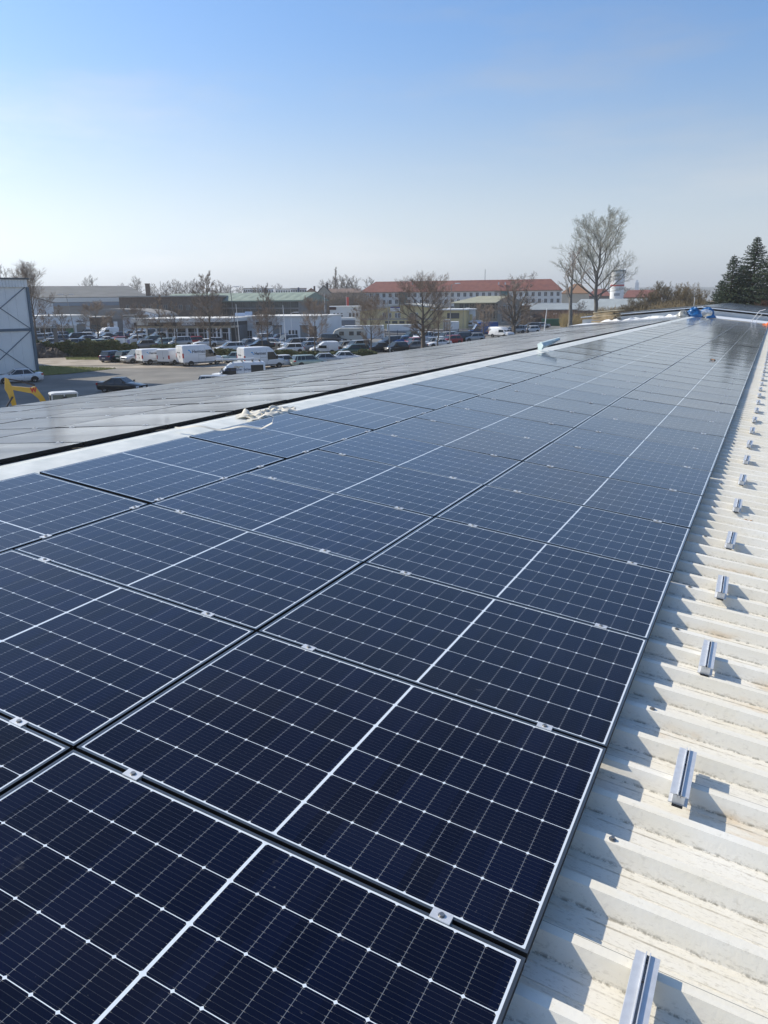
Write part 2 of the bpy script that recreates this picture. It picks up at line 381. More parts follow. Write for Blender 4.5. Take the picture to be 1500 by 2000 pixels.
# ================================================================ THE ROOF WE STAND ON
Y0, Y1 = -4.0, 60.6                                # hall length along the ridge
UE = 3.4                                           # near eave
t2 = R(4.7)
rp_ = MN @ Vector((-4.98, 0, 0))
FX = -5.27; FZ = rp_.z + (FX - rp_.x) * math.tan(t2)
MF = Matrix(((math.cos(t2), 0, -math.sin(t2), FX), (0, 1, 0, 0), (math.sin(t2), 0, math.cos(t2), FZ), (0, 0, 0, 1)))
hall = empty('industrial_hall', T(-5, 28, GZ), 'long low hall whose white ribbed metal roof carries the solar panels in the foreground', 'industrial hall')
hall_inv = hall.matrix_world.inverted()
def onhall(mb, name, m, M, **k):
    o = mb.build(name, m, hall, hall_inv @ M, **k); return o
def rib_sheet(u0, u1, v0, v1, zt=-0.065, zv=-0.12, seams=()):
    """trapezoidal sheet: ribs run along u, a rib every 250 mm"""
    prof = []
    k = math.ceil((v0 - 0.198) / 0.25)
    v = 0.198 + 0.25 * k
    while v < v1:
        prof += [(v - 0.055, zv), (v - 0.020, zt), (v + 0.020, zt), (v + 0.055, zv),
                 (v + 0.088, zv), (v + 0.092, zv + 0.0025), (v + 0.096, zv), (v + 0.154, zv), (v + 0.158, zv + 0.0025), (v + 0.162, zv)]
        v += 0.25
    mb = MB(); us = [u0, u1]
    for u in us: mb.v += [(u, a, z) for a, z in prof]
    n = len(prof)
    for i in range(n - 1): mb.f.append((i, i + 1, n + i + 1, n + i))
    mb.mi = [0] * len(mb.f); return mb
onhall(rib_sheet(-5.02, UE, Y0, Y1), 'roof_sheet', M_SHEET, MN)
onhall(rib_sheet(-7.35, 0.2, Y0, Y1), 'roof_sheet', M_SHEET, MF)
# ridge cap: folded strip with a hem, lapped every 3 m
mb = MB(); v = Y0; i = 0
while v < Y1:
    v2 = min(v + 3.0, Y1); z = 0.0012 * (i % 2)
    mb.add([(-4.50, v, -0.060 + z), (-4.50, v2 + .06, -0.060 + z), (-4.53, v2 + .06, -0.046 + z), (-4.53, v, -0.046 + z), (-5.025, v, -0.046 + z), (-5.025, v2 + .06, -0.046 + z),
            (-5.60, v, -0.190 + z), (-5.60, v2 + .06, -0.190 + z)],
           [(0, 1, 2, 3), (3, 2, 5, 4), (4, 5, 7, 6)])
    v = v2; i += 1
cap = onhall(mb, 'ridge_cap', M_CAP, MN)
mbs = MB(); mbs.cyl((0, 0, 0), 0.011, 0.003, 8); mbs.cyl((0, 0, 0.003), 0.006, 0.006, 6)
me = mbs.mesh('cap_screw', M_STEEL, smooth=30)
for k in range(60):
    o = bpy.data.objects.new('cap_screw', me); COL.objects.link(o); o.parent = cap
    o.location = (-4.70, 0.42 + k * 0.5, -0.0455)
# walls, gutter and verge of the hall
M_HW = mat('hall_wall', (0.5, 0.52, 0.53), 0.6, var=0.06, scale=0.7)
zl = (MN @ Vector((UE, 0, -0.14))).z; zr = (MN @ Vector((-5.0, 0, -0.14))).z; zf = (MF @ Vector((-7.3, 0, -0.14))).z
xl = (MN @ Vector((UE, 0, 0))).x - 0.15; xf = (MF @ Vector((-7.2, 0, 0))).x
mb = MB(); mb.prism([(xf, GZ), (xl, GZ), (xl, zl - 0.02), (-4.97, zr - 0.02), (xf, zf - 0.02)], Y0 + .1, Y1 - .1)
onhall(mb, 'wall', M_HW, Matrix.Identity(4))
mb = MB(); gx = xl + 0.24
mb.loft([[(gx + .075 * math.cos(a), y, zl - .05 + .075 * math.sin(a)) for a in [math.pi + j * math.pi / 8 for j in range(9)]] + [(gx + .07 * math.cos(a), y, zl - .05 + .07 * math.sin(a)) for a in [2 * math.pi - j * math.pi / 8 for j in range(9)]] for y in (Y0, Y1)])
onhall(mb, 'gutter', M_ALU, Matrix.Identity(4), smooth=40)

# ---------------------------------------------------------------- solar panels
def panel_meshes():
    f = MB(); b = 0.0105; h = 0.035
    f.box(0, PL, 0, b, -h, 0); f.box(0, PL, PW - b, PW, -h, 0); f.box(0, b, b, PW - b, -h, 0); f.box(PL - b, PL, b, PW - b, -h, 0)
    fr = f.mesh('frame', [M_FRAME, mat('frame_side_shade', (0.012, 0.012, 0.013), 0.7, spec=0.2)])  # sides get a darker matte copy of the frame black, shade in the colour
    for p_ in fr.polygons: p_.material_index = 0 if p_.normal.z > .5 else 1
    g = MB(); nx, ny = 10, 6
    for i in range(nx + 1):
        for j in range(ny + 1):
            x = b * .6 + (PL - b * 1.2) * i / nx; y = b * .6 + (PW - b * 1.2) * j / ny
            sg = (1 - (2 * i / nx - 1) ** 2) * (1 - (2 * j / ny - 1) ** 2)
            g.v.append((x, y, -0.0014 - 0.0022 * sg))
    for i in range(nx):
        for j in range(ny): a = i * (ny + 1) + j; g.f.append((a, a + ny + 1, a + ny + 2, a + 1))
    g.mi = [0] * len(g.f); gl = g.mesh('glass', M_CELL, smooth=180)
    bk = MB(); bk.box(b, PL - b, b, PW - b, -0.007, -0.0055)
    return fr, gl, bk.mesh('backsheet', mat('backsheet', (0.6, 0.6, 0.6), 0.6))
FRM, GLM, BKM = panel_meshes()
GL_GLARE = GLM.copy()
for v_ in GL_GLARE.vertices: v_.co.z = -0.0014 + (v_.co.z + 0.0014) * 1.8
GL_GLARE.materials.clear(); GL_GLARE.materials.append(M_CELL_GLARE)
rp = random.Random(3)
def panel(M, label, group, tilt=0.0016, glass=None):
    J = Matrix.Translation((PL / 2, PW / 2, rp.uniform(-.0008, .0008))) @ Matrix.Rotation(rp.gauss(0, tilt), 4, 'X') @ Matrix.Rotation(rp.gauss(0, tilt), 4, 'Y') @ Matrix.Translation((-PL / 2, -PW / 2, 0))
    r = empty('solar_panel', M @ J, label, 'solar panel', group)
    for n_, me in (('frame', FRM), ('glass', glass or GLM), ('backsheet', BKM)):
        o = bpy.data.objects.new(n_, me); COL.objects.link(o); o.parent = r
    return r
P = 1.154
G1 = 'solar panels on the near side of the roof'
for k in range(-1, 50):
    panel(MN @ T(-PL, k * P + .0075), ordinal(k + 1) + ' solar panel from the camera in the crosswise row bordering the bare white ribbed roof', G1)
for k in range(-1, 50):
    panel(MN @ T(-PL - 1.742, k * P + .0075), ordinal(k + 1) + ' solar panel from the camera in the middle row of the near roof side', G1)
for k in range(-2, 31):
    v = 2.32 + k * 1.772 + 0.025
    panel(MN @ T(-3.495, v) @ Matrix.Rotation(R(90), 4, 'Z'), ordinal(k + 2) + ' solar panel from the camera in the lengthwise row just under the light ridge strip', G1)
G2 = 'solar panels on the far side of the roof'
RN = ['row nearest the ridge', 'second row beyond the ridge', 'third row beyond the ridge', 'lowest row by the eave']
nfar = 0; rest = MB(); restf = MB()
for k in range(1, 50):
    for r_ in range(4):
        M = MF @ T(-(r_ + 1) * 1.742 + 0.0075, -0.05 + k * P + .0075)
        if k < 42:
            panel(M, ordinal(k - 1) + ' grey-looking solar panel from the camera on the far slope, ' + RN[r_], G2, 0.0026, GL_GLARE); nfar += 1
        else:
            rest.add([M @ Vector(p) for p in ((0, 0, 0), (PL, 0, 0), (PL, PW, 0), (0, PW, 0), (0, 0, -.035), (PL, 0, -.035), (PL, PW, -.035), (0, PW, -.035))],
                     [(4, 5, 1, 0), (5, 6, 2, 1), (6, 7, 3, 2), (7, 4, 0, 3)], 0)
            rest.add([M @ Vector(p) for p in ((0, 0, 0), (PL, 0, 0), (PL, PW, 0), (0, PW, 0))], [(0, 1, 2, 3)], 1)
# mesh-level grids keep the far remainder and the next roof readable
M_FARCELL = mat('far_panel_glass', (0.05, 0.052, 0.058), 0.2, spec=0.35)
tag(rest.build('solar_panels', [M_FRAME, M_FARCELL]), 'most distant solar panels at the end of the far roof side', 'solar panels', kind='stuff')

# ---------------------------------------------------------------- clamps between the panels
cl = MB()
cl.add([(-.032, -.019, 0), (.032, -.019, 0), (.032, .019, 0), (-.032, .019, 0), (-.032, -.019, .004), (.032, -.019, .004), (.032, .019, .004), (-.032, .019, .004)],
       [(0, 3, 2, 1), (4, 5, 6, 7), (0, 1, 5, 4), (1, 2, 6, 5), (2, 3, 7, 6), (3, 0, 4, 7)])
cl.box(-.032, .032, -.0075, -.0045, -.05, .0); cl.box(-.032, .032, .0045, .0075, -.05, .0)
CLM = cl.mesh('clamp_plate', M_ALU)
bo = MB(); bo.cyl((0, 0, .004), .0078, .006, 12); bo.cyl((0, 0, .004), .011, .0015, 12); BOM = bo.mesh('bolt', M_STEEL, smooth=30)
def clamp(M, label, group):
    r = empty('panel_clamp', M, label, 'clamp', group)
    for n_, me in (('clamp_plate', CLM), ('bolt', BOM)):
        o = bpy.data.objects.new(n_, me); COL.objects.link(o); o.parent = r
for k in range(0, 22):
    for u, wh in ((-0.26, 'nearest the bare roof'), (-1.44, 'left end of the first panel row'), (-2.03, 'right end of the middle panel row'), (-3.20, 'left end of the middle panel row')):
        clamp(MN @ T(u + rp.uniform(-.012, .012), k * P, 0.0005, rp.uniform(-.03, .03)), 'silver clamp on the ' + ordinal(k) + ' crosswise joint, ' + wh, 'clamps on the crosswise joints')
vs = [0.62, 1.41, 2.17, 2.42, 3.18, 3.69, 4.44, 5.20, 5.72, 6.50, 7.28, 8.05, 8.60, 9.4, 10.2, 11.0, 11.9, 12.7, 13.6, 14.5, 15.4, 16.3, 17.3, 18.3]
for i, v in enumerate(vs):
    clamp(MN @ T(-3.494, v, 0.0005, R(90)), ordinal(i) + ' silver clamp along the lengthwise joint below the ridge row', 'clamps on the lengthwise joint')
for k in range(2, 16):
    for r_ in range(3):
        for q, uu in enumerate((0.3, 1.42)):
            clamp(MF @ T(-(r_ + 1) * 1.742 + uu, -0.05 + k * P, 0.0005), 'far slope clamp, ' + ordinal(k - 2) + ' joint from camera, ' + RN[r_] + (', ridge end', ', eave end')[1 - q], 'clamps on the far slope')

# ---------------------------------------------------------------- short mounting rails on the bare sheet
rl = MB()
prof = [(-.035, 0), (.035, 0), (.035, .003), (.022, .004), (.022, .040), (.034, .040), (.034, .043), (.007, .043), (.007, .052), (.004, .052), (.004, .012), (-.004, .012),
        (-.004, .052), (-.007, .052), (-.007, .043), (-.034, .043), (-.034, .040), (-.022, .040), (-.022, .004), (-.035, .003)]
rl.loft([[(x, y, z) for x, z in prof] for y in (-.17, .17)], caps=False)
def capf(y):    # the two cut ends, as quads so the concave profile closes cleanly
    for a, b, c, d in ((0, 1, 2, 19), (3, 4, 17, 18), (4, 5, 6, 7), (17, 16, 15, 14), (7, 8, 9, 10), (14, 13, 12, 11)):
        rl.add([(prof[i][0], y, prof[i][1]) for i in (a, b, c, d)], [(0, 1, 2, 3)])
capf(-.1702); capf(.1702)
RLM = rl.mesh('rail_profile', M_ALU)
ft = MB(); ft.box(-.020, .020, -.182, .182, -.0045, -.0005); FTM = ft.mesh('rubber_pad', M_BLACK)
rb = MB(); rb.cyl((0, -.1, .012), .0042, .004, 6); rb.cyl((0, .1, .012), .0042, .004, 6); RBM = rb.mesh('rivet', M_STEEL)
for k in range(0, 48):
    v = .05 + k * P + rp.uniform(-.02, .02)
    r = empty('mounting_rail', MN @ T(.307 + rp.uniform(-.004, .004), v, -.060, rp.uniform(-.02, .02)), ordinal(k) + ' short silver mounting rail from the camera on the bare white roof', 'mounting rail', 'short rails on the bare roof')
    for n_, me in (('rail_profile', RLM), ('rubber_pad', FTM), ('rivet', RBM)):
        o = bpy.data.objects.new(n_, me); COL.objects.link(o); o.parent = r
# sheet screws along the ribs
sm = MB(); sm.cyl((0, 0, 0), .013, .003, 12); sm.cyl((0, 0, .003), .0075, .008, 6); SCM = sm.mesh('roof_screw', M_STEEL)
i = 0
for v in (0.698, 1.698, 2.698, 3.448, 4.698, 5.698, 6.698, 7.948, 9.198, 10.45, 11.7):
    o = bpy.data.objects.new('roof_screw', SCM); COL.objects.link(o); o.matrix_world = MN @ T(.12, v, -.065)
    tag(o, ordinal(i) + ' roof screw from the camera on a white rib beside the panels', 'screw', 'screws on the white ribs'); i += 1
# small things lying on the roof
lf = MB(); rr = random.Random(4)
def crumple(nx, ny, sx, sy, hz, seed, sc_=7.0, edge=True):
    mb = MB()
    for i in range(nx + 1):
        for j in range(ny + 1):
            x = (i / nx - .5) * sx; y = (j / ny - .5) * sy; p = Vector((x * sc_, y * sc_, seed))
            mb.v.append((x + .12 * sx * noise.noise(p * 1.3 + Vector((9, 0, 0))), y + .2 * sy * noise.noise(p + Vector((0, 7, 0))), hz * (0.35 + abs(noise.noise(p)) * 1.6 + .5 * abs(noise.noise(p * 2.7))) * (1 - .8 * max(abs(2 * i / nx - 1), abs(2 * j / ny - 1)) ** 3)))
    for i in range(nx):
        for j in range(ny): a = i * (ny + 1) + j; mb.f.append((a, a + ny + 1, a + ny + 2, a + 1))
    mb.mi = [0] * len(mb.f); return mb
M_LEAF = mat('dry_leaf', (0.32, 0.15, 0.06), 0.7, var=0.3, scale=60)
def place(mb, name, m, M, label, cat, **k): return tag(mb.build(name, m, M=M, **k), label, cat)
def leafm(s): 
    mb = MB(); out = [(-.5, 0), (-.3, .22), (-.1, .12), (.05, .3), (.2, .13), (.42, .17), (.5, 0), (.38, -.16), (.2, -.1), (.02, -.28), (-.12, -.13), (-.33, -.2)]
    vs_ = [(0, 0, .10 * s)] + [(x * s, y * s, s * (.05 + .22 * abs(y) + .1 * math.sin(9 * x))) for x, y in out]
    mb.add(vs_, [(0, i + 1, (i + 1) % 12 + 1) for i in range(12)]); mb.add([(-.5 * s, 0, .05 * s), (-.75 * s, .03 * s, .1 * s), (-.5 * s, .02 * s, .06 * s)], [(0, 1, 2)]); return mb
place(leafm(.10), 'leaf', M_LEAF, MN @ T(.43, 5.66, -.118, .3), 'brown dry leaf lying on the white ribbed roof', 'leaf')
place(leafm(.07), 'leaf', M_LEAF, MN @ T(.16, 9.3, -.115, 1.3), 'brown leaf caught beside the panel edge further up the roof', 'leaf')
place(leafm(.20), 'leaf', M_LEAF, MN @ T(-1.02, 21.6, .0, .8), 'curled brown leaf lying on the solar panels in the distance', 'leaf')
cp = MB(); cp.tube([(-.026, 0, .006), (.024, .004, .006)], .0045, 8); cp.tube([(-.03, 0, .0), (-.03, 0, .011)], .008, 8); cp.tube([(.028, .004, .0), (.028, .004, .011)], .0085, 8)
place(cp, 'plastic_clip', M_BLACK, MN @ T(.437, 1.165, -.119, -.03), 'small black plastic clip lying in a trough of the white roof', 'clip')
M_CLOTH = mat('cream_cloth', (0.72, 0.68, 0.58), 0.8, var=0.06, scale=20)
place(crumple(30, 26, .28, .85, .055, 3.3, 12), 'cloth', M_CLOTH, MN @ T(-4.82, 5.75, -.03, -.1), 'crumpled cream cloth lying on the light ridge strip', 'cloth', smooth=180)
place(crumple(14, 12, .14, .2, .06, 8.3, 12), 'glove', M_CLOTH, MN @ T(-4.93, 5.5, -.03, .5), 'balled cream glove beside the crumpled cloth on the ridge strip', 'glove', smooth=180)
st = MB(); n = 30; pth = []
for i in range(n + 1):
    s_ = i / n; pth.append(Vector((-4.96 + .62 * s_ ** .8, 4.28 + .10 * math.sin(3 * s_) + .62 * s_ ** 2, -.02 + .02 + .035 * math.sin(6 * s_) ** 2)))
pth += [Vector((-4.30, 5.05, .05)), Vector((-4.36, 5.16, .09)), Vector((-4.48, 5.18, .10)), Vector((-4.52, 5.10, .06))]
for i, p in enumerate(pth): st.v += [tuple(p + Vector((.010, -.014, .0))), tuple(p + Vector((-.010, .018, .010)))]
st.f = [(2 * i, 2 * i + 2, 2 * i + 3, 2 * i + 1) for i in range(len(pth) - 1)]; st.mi = [0] * len(st.f)
place(st, 'strap', M_CLOTH, MN, 'cream fabric strap trailing from the ridge strip onto the panels', 'strap', smooth=180)
rg = MB(); n = 12
rg.loft([[(.10 * (1 - .55 * s_) * math.cos(a) * (1 + .25 * math.sin(5 * a + 9 * s_)), .62 * s_, .11 + .10 * (1 - .6 * s_) * math.sin(a) + .20 * s_) for a in [2 * math.pi * j / 14 for j in range(14)]] for s_ in [i / 8 for i in range(9)]])
rg.loft([[(x, y, z) for x, y, z in ((.1, .2, .012), (.5, .35, .012), (.55, .75, .008), (.15, .6, .014))], [(x, y, z) for x, y, z in ((.1, .2, .02), (.5, .35, .02), (.55, .75, .016), (.15, .6, .022))]])
place(rg, 'plastic_sheet', mat('pale_plastic', (0.55, 0.66, 0.66), 0.35, var=.1, scale=8), MN @ T(-4.93, 18.0, -.03, -.55), 'rolled pale plastic sheet lying on the ridge strip', 'plastic sheet', smooth=50)

# ================================================================ far end of the roof
M_MEMB = mat('white_membrane', (0.62, 0.65, 0.68), 0.6, var=.08, scale=.6)
# next hall, standing a little higher, with its own panels
nh = empty('neighbouring_hall', T(-5, 80, GZ), 'higher hall with a dark panel-covered roof at the far end of the foreground roof', 'industrial hall')
nhi = nh.matrix_world.inverted()
rise = 0.62; YA, YB = 65.5, 108.0
mb = MB()
zl2 = (MN @ Vector((9, 0, 0))).z
mb.prism([((MF @ Vector((-9, 0, 0))).x, GZ), ((MN @ Vector((9, 0, 0))).x, GZ), ((MN @ Vector((9, 0, 0))).x, (MN @ Vector((9, 0, 0))).z + rise - .3), (-4.97, zr + rise - .12), ((MF @ Vector((-9, 0, 0))).x, (MF @ Vector((-9, 0, 0))).z + rise - .3)], YA + .3, YB)
mb.build('wall', M_HW, nh, nhi)
def slab(M, u0, u1, v0, v1, z0, z1): m_ = MB(); m_.box(u0, u1, v0, v1, z0, z1); return m_
slab(0, -5.0, 9.1, YA, YB, -.13, -.06).build('roof', M_MEMB, nh, nhi @ Matrix.Translation((0, 0, rise)) @ MN)
slab(0, -9.1, 0.25, YA, YB, -.13, -.06).build('roof', M_MEMB, nh, nhi @ Matrix.Translation((0, 0, rise)) @ MF)
mb = MB()
for side, M0, us in ((0, MN, [-4.9 + i * 1.742 for i in range(8)]), (1, MF, [-.02 - (i + 1) * 1.742 for i in range(5)])):
    for u in us:
        k = 0
        while YA + .5 + (k + 1) * P < YB - 1:
            M = Matrix.Translation((0, 0, rise)) @ M0 @ T(u, YA + .5 + k * P) @ Matrix.Rotation(rp.gauss(0, .003), 4, 'Y'); k += 1
            mb.add([M @ Vector(p) for p in ((0, 0, 0), (PL, 0, 0), (PL, PW, 0), (0, PW, 0), (0, 0, -.05), (PL, 0, -.05), (PL, PW, -.05), (0, PW, -.05))],
                   [(4, 5, 1, 0), (5, 6, 2, 1), (6, 7, 3, 2), (7, 4, 0, 3)], 0)
            mb.add([M @ Vector(p) for p in ((0, 0, 0.001), (PL, 0, .001), (PL, PW, .001), (0, PW, .001))], [(0, 1, 2, 3)], 1)
tag(mb.build('solar_panels', [M_FRAME, M_FARCELL]), 'dark solar panels on the higher hall roof beyond the white strip', 'solar panels', kind='stuff')
# white flat strip between the two roofs
mb = MB()
mb.add([MN @ Vector((-4.95, Y1, -.04)), MN @ Vector((9, Y1, -.04)), MN @ Vector((9, YA + .3, .0)), MN @ Vector((-4.95, YA + .3, .0)), MF @ Vector((-9, Y1, -.04)), MF @ Vector((-9, YA + .3, 0))], [(0, 1, 2, 3), (4, 0, 3, 5)])
mb.build('flat_roof_strip', M_MEMB, nh, nhi)
# building under it
mb = MB(); mb.prism([((MF @ Vector((-8.9, 0, 0))).x, GZ), ((MN @ Vector((8.9, 0, 0))).x, GZ), ((MN @ Vector((8.9, 0, 0))).x, (MN @ Vector((8.9, 0, 0))).z - .1), (-4.97, zr - .02), ((MF @ Vector((-8.9, 0, 0))).x, (MF @ Vector((-8.9, 0, 0))).z - .1)], Y1 - .05, YA + .3)
mb.build('wall', M_HW, nh, nhi)

# tarpaulin bundles at the roof end
def bundle(px, D, w_, h_, m, label, seed, name='tarpaulin_bundle'):
    mb = MB(); n1, n2 = 18, 26
    for i in range(n1 + 1):
        t_ = i / n1
        for j in range(n2):
            a = 2 * math.pi * j / n2; r0 = math.sin(math.pi * (0.08 + .92 * t_) * .55 + .35 * (1 - t_)) if False else math.cos(t_ * math.pi / 2) ** .55 * .5 + .02
            d = Vector((math.cos(a), math.sin(a), t_ * 2.5)); nn = noise.noise(d * 1.7 + Vector((seed, 0, 0))) * .28 + abs(noise.noise(d * 4.5 + Vector((seed, 3, 0)))) * .16
            r_ = r0 * (1 + nn); mb.v.append((w_ * r_ * math.cos(a), w_ * .8 * r_ * math.sin(a), h_ * t_ * (1 + .25 * noise.noise(d * 2 + Vector((0, seed, 0))))))
    for i in range(n1):
        for j in range(n2): mb.f.append((i * n2 + j, i * n2 + (j + 1) % n2, (i + 1) * n2 + (j + 1) % n2, (i + 1) * n2 + j))
    mb.mi = [0] * len(mb.f)
    d = ray(px, 614); k = D / math.hypot(d.x, d.y); x = CW.x + d.x * k; y = CW.y + d.y * k
    z = min((MN.inverted().to_3x3().transposed() @ Vector((0, 0, 0))).z, 0) + (-math.tan(SL) * x if x > -4.97 else rp_.z + (x - rp_.x) * math.tan(t2)) - .07
    return place(mb, name, m, Matrix.Translation((x, y, z)), label, 'tarpaulin', smooth=60)
M_TARP = mat('blue_tarpaulin', (0.012, 0.11, 0.30), 0.35, var=.35, scale=3, bump=.6)
bundle(1355, 60.6, .98, .66, M_TARP, 'blue tarpaulin bundle standing in the middle of the three at the roof end', 1.2)
bundle(1334, 60.4, .8, .5, mat('clear_foil', (0.30, 0.31, 0.30), 0.25, var=.4, scale=4, bump=.5), 'greyish plastic foil bundle left of the blue tarpaulin bundles', 5.1, 'foil_bundle')
b3 = bundle(1381, 61.8, 1.1, .72, M_TARP, 'large blue tarpaulin bundle with silver foil, rightmost at the roof end', 7.7)
mb = MB(); mb.loft([[(.55 * math.sin(t_ * 3.1) * math.cos(a) * (1 + .1 * math.sin(3 * a)), -.62 + .1 * math.sin(a * 2), .62 + .42 * math.sin(t_ * 3.1) * math.sin(a)) if False else (.38 * (1 - t_) * math.cos(a), -.50 - .1 * t_, .36 + .26 * (1 - t_) * math.sin(a) + .04 * math.sin(4 * a)) for a in [2 * math.pi * j / 18 for j in range(18)]] for t_ in (0, .3, .6, .85)])
mb.build('foil_face', mat('silver_foil', (0.6, 0.63, 0.65), 0.2, 0.5, var=.2, scale=6, bump=.6), b3, smooth=60)
# pallet boards stacked at the eave, white offcuts along the hall end
def onfar(px, py, up=0.0):                            # point where the far slope plane lies under this place of the photograph
    d = ray(px, py); k = (rp_.z + up - CW.z + (CW.x - rp_.x) * math.tan(t2)) / (d.z - d.x * math.tan(t2)); return CW + d * k
pal = empty('board_stack', Matrix.Translation((-11.75, 63.2, (MF @ Vector((-6.6, 0, -.03))).z)) @ Matrix.Rotation(R(-12), 4, 'Z'), 'stack of pale wooden boards piled up at the far eave below the tall tree', 'board stack')
M_WOOD = mat('pale_boards', (0.40, 0.29, 0.16), 0.8, col2=(0.55, 0.43, 0.27), scale=3); rw = random.Random(9)
for i in range(9):
    mb = MB(); a = rw.uniform(-.12, .12) ; wx = rw.uniform(1.75, 2.05) * (1 - .02 * i); z0 = i * .088
    for j in range(6): mb.box(-wx / 2 + rw.uniform(-.1, .1), wx / 2 + rw.uniform(-.1, .1), -.7 + j * .24, -.7 + j * .24 + .2, z0 + rw.uniform(0, .02), z0 + .06 + rw.uniform(0, .02))
    mb.build('board_layer', M_WOOD, pal, Matrix.Rotation(a, 4, 'Z') @ Matrix.Rotation(rw.uniform(-.03, .03), 4, 'Y'))
mb = MB(); mb.box(-1.0, 1.02, -.72, .72, 0, .035); mb.build('top_board', mat('plywood', (.66, .58, .42), .7), pal, Matrix.Translation((.1, 0, .86)) @ Matrix.Rotation(-.09, 4, 'Y'))
M_OFF = mat('white_offcut', (0.72, 0.72, 0.70), 0.7)
for i, (px, py, sx, sy) in enumerate([(1215, 620.5, 1.6, .8), (1247, 617, 1.4, 1.2), (1275, 613, 2.0, 1.1), (1300, 610, 1.5, 1.2)]):
    Pp = Vector((-11.2 + i * 1.55, 62.2 + .35 * (i % 2), 0)); Pp.z = rp_.z + (Pp.x - rp_.x) * math.tan(t2)
    place(crumple(8, 8, sx, sy, .16, i * 3.1, 1.5), 'insulation_sheet', M_OFF, Matrix.Translation(Pp) @ Matrix.Rotation(-t2, 4, 'Y'), ordinal(i) + ' white insulation sheet counted from the board stack at the hall end', 'insulation sheet')
# safety bracket and orange strap at the right end
d = ray(1476, 622); Pq = CW + d * (59.0 / math.hypot(d.x, d.y)); Pq.z = -math.tan(SL) * Pq.x - .03
br = MB(); br.tube([(-.35, 0, 0), (-.2, 0, .45), (.25, 0, 1.15), (.75, .1, 1.3)], .035, 8); br.tube([(0, .2, 0), (.15, .2, .5), (.5, .2, .85)], .03, 8); br.box(-.45, .15, -.15, .35, 0, .12)
place(br, 'safety_bracket', mat('white_paint_metal', (.7, .71, .72), .4), Matrix.Translation(Pq) @ Matrix.Scale(.72, 4), 'white bent pipe bracket standing at the right end of the white roof strip', 'bracket')
place(crumple(10, 8, .6, .4, .18, 4.4, 4), 'warning_net', mat('orange_net', (.75, .16, .03), .6), Matrix.Translation(Pq + Vector((.75, -.6, -.08))), 'orange netting lying at the right end of the white roof strip', 'net')
# ================================================================ VEHICLES (front towards local -x, seen side +/-y)
PAINT = {}
PC = {'white': (0.70, 0.71, 0.72), 'silver': (0.36, 0.38, 0.40), 'grey': (0.15, 0.16, 0.175), 'black': (0.012, 0.013, 0.015), 'dark blue': (0.014, 0.028, 0.08), 'blue': (0.015, 0.07, 0.24),
      'red': (0.35, 0.012, 0.015), 'pink': (0.48, 0.13, 0.12), 'dark green': (0.012, 0.055, 0.045), 'pale green': (0.30, 0.38, 0.34), 'beige': (0.34, 0.32, 0.27), 'yellow': (0.62, 0.36, 0.01)}
def paint(c):
    if c not in PAINT:
        m = mat('paint_' + c.replace(' ', '_'), PC[c], 0.32 if c != 'silver' else 0.35, 0.0 if c in ('white', 'yellow') else 0.25)
        m.node_tree.nodes['Principled BSDF'].inputs['Coat Weight'].default_value = 0.6
        PAINT[c] = m
    return PAINT[c]
KIND = {  # L, W, H, belt, base front, roof front, roof rear, base rear (fractions of L from front), hood nose, hood end, tail heights
    'sedan': (4.65, 1.82, 1.42, .93, .27, .43, .72, .86, .66, .90, .97), 'hatchback': (4.05, 1.74, 1.48, .95, .24, .40, .88, .97, .70, .94, .96),
    'estate car': (4.65, 1.80, 1.48, .95, .26, .41, .90, .97, .66, .92, .97), 'people carrier': (4.45, 1.82, 1.68, 1.02, .17, .36, .92, .985, .74, 1.0, 1.02),
    'off-roader': (4.55, 1.88, 1.72, 1.10, .26, .39, .91, .98, .86, 1.06, 1.08), 'coupe': (4.4, 1.8, 1.33, .90, .30, .46, .66, .88, .62, .88, .95)}
def wheel_meshes(r, w_):
    t = MB(); pr = [(r * .62, -w_ / 2), (r * .93, -w_ / 2), (r, -w_ * .35), (r, w_ * .35), (r * .93, w_ / 2), (r * .62, w_ / 2)]
    N = 22; t.loft([[(a * math.cos(2 * math.pi * k / N), y, a * math.sin(2 * math.pi * k / N)) for a, y in pr] for k in range(N)] + [[(a, y, 0) for a, y in pr]], caps=False)
    m_ = MB(); m_.cyl((0, -w_ * .42, 0), r * .63, w_ * .84, 20, axis='y')
    for s in (-1, 1):
        for k in range(5):
            a = k * 2 * math.pi / 5; c, s_ = math.cos(a), math.sin(a)
            q = [(r * .1, -.03), (r * .6, -.045), (r * .6, .045), (r * .1, .03)]
            m_.add([(x * c - z * s_, s * w_ * .46, x * s_ + z * c) for x, z in q] + [(x * c - z * s_, s * w_ * .40, x * s_ + z * c) for x, z in q], [(0, 1, 2, 3), (0, 4, 5, 1), (1, 5, 6, 2), (2, 6, 7, 3), (3, 7, 4, 0)], 1)
    return t.mesh('tyre', M_TYRE, smooth=40), m_.mesh('rim', [mat('rim_shadow', (.05, .05, .05), .6), M_RIM], smooth=30)
WHL = {}
def add_wheels(root, xs, hw, r, w_=.21):
    if r not in WHL: WHL[r] = wheel_meshes(r, w_)
    for x in xs:
        for s in (-1, 1):
            wl = empty('wheel'); wl.parent = root; wl.matrix_local = T(x, s * (hw - w_ / 2 + .012), r)
            for n_, me in zip(('tyre', 'rim'), WHL[r]):
                o = bpy.data.objects.new(n_, me); COL.objects.link(o); o.parent = wl
def part(mb, name, m, root, smooth=None): return mb.build(name, m, root, smooth=smooth)
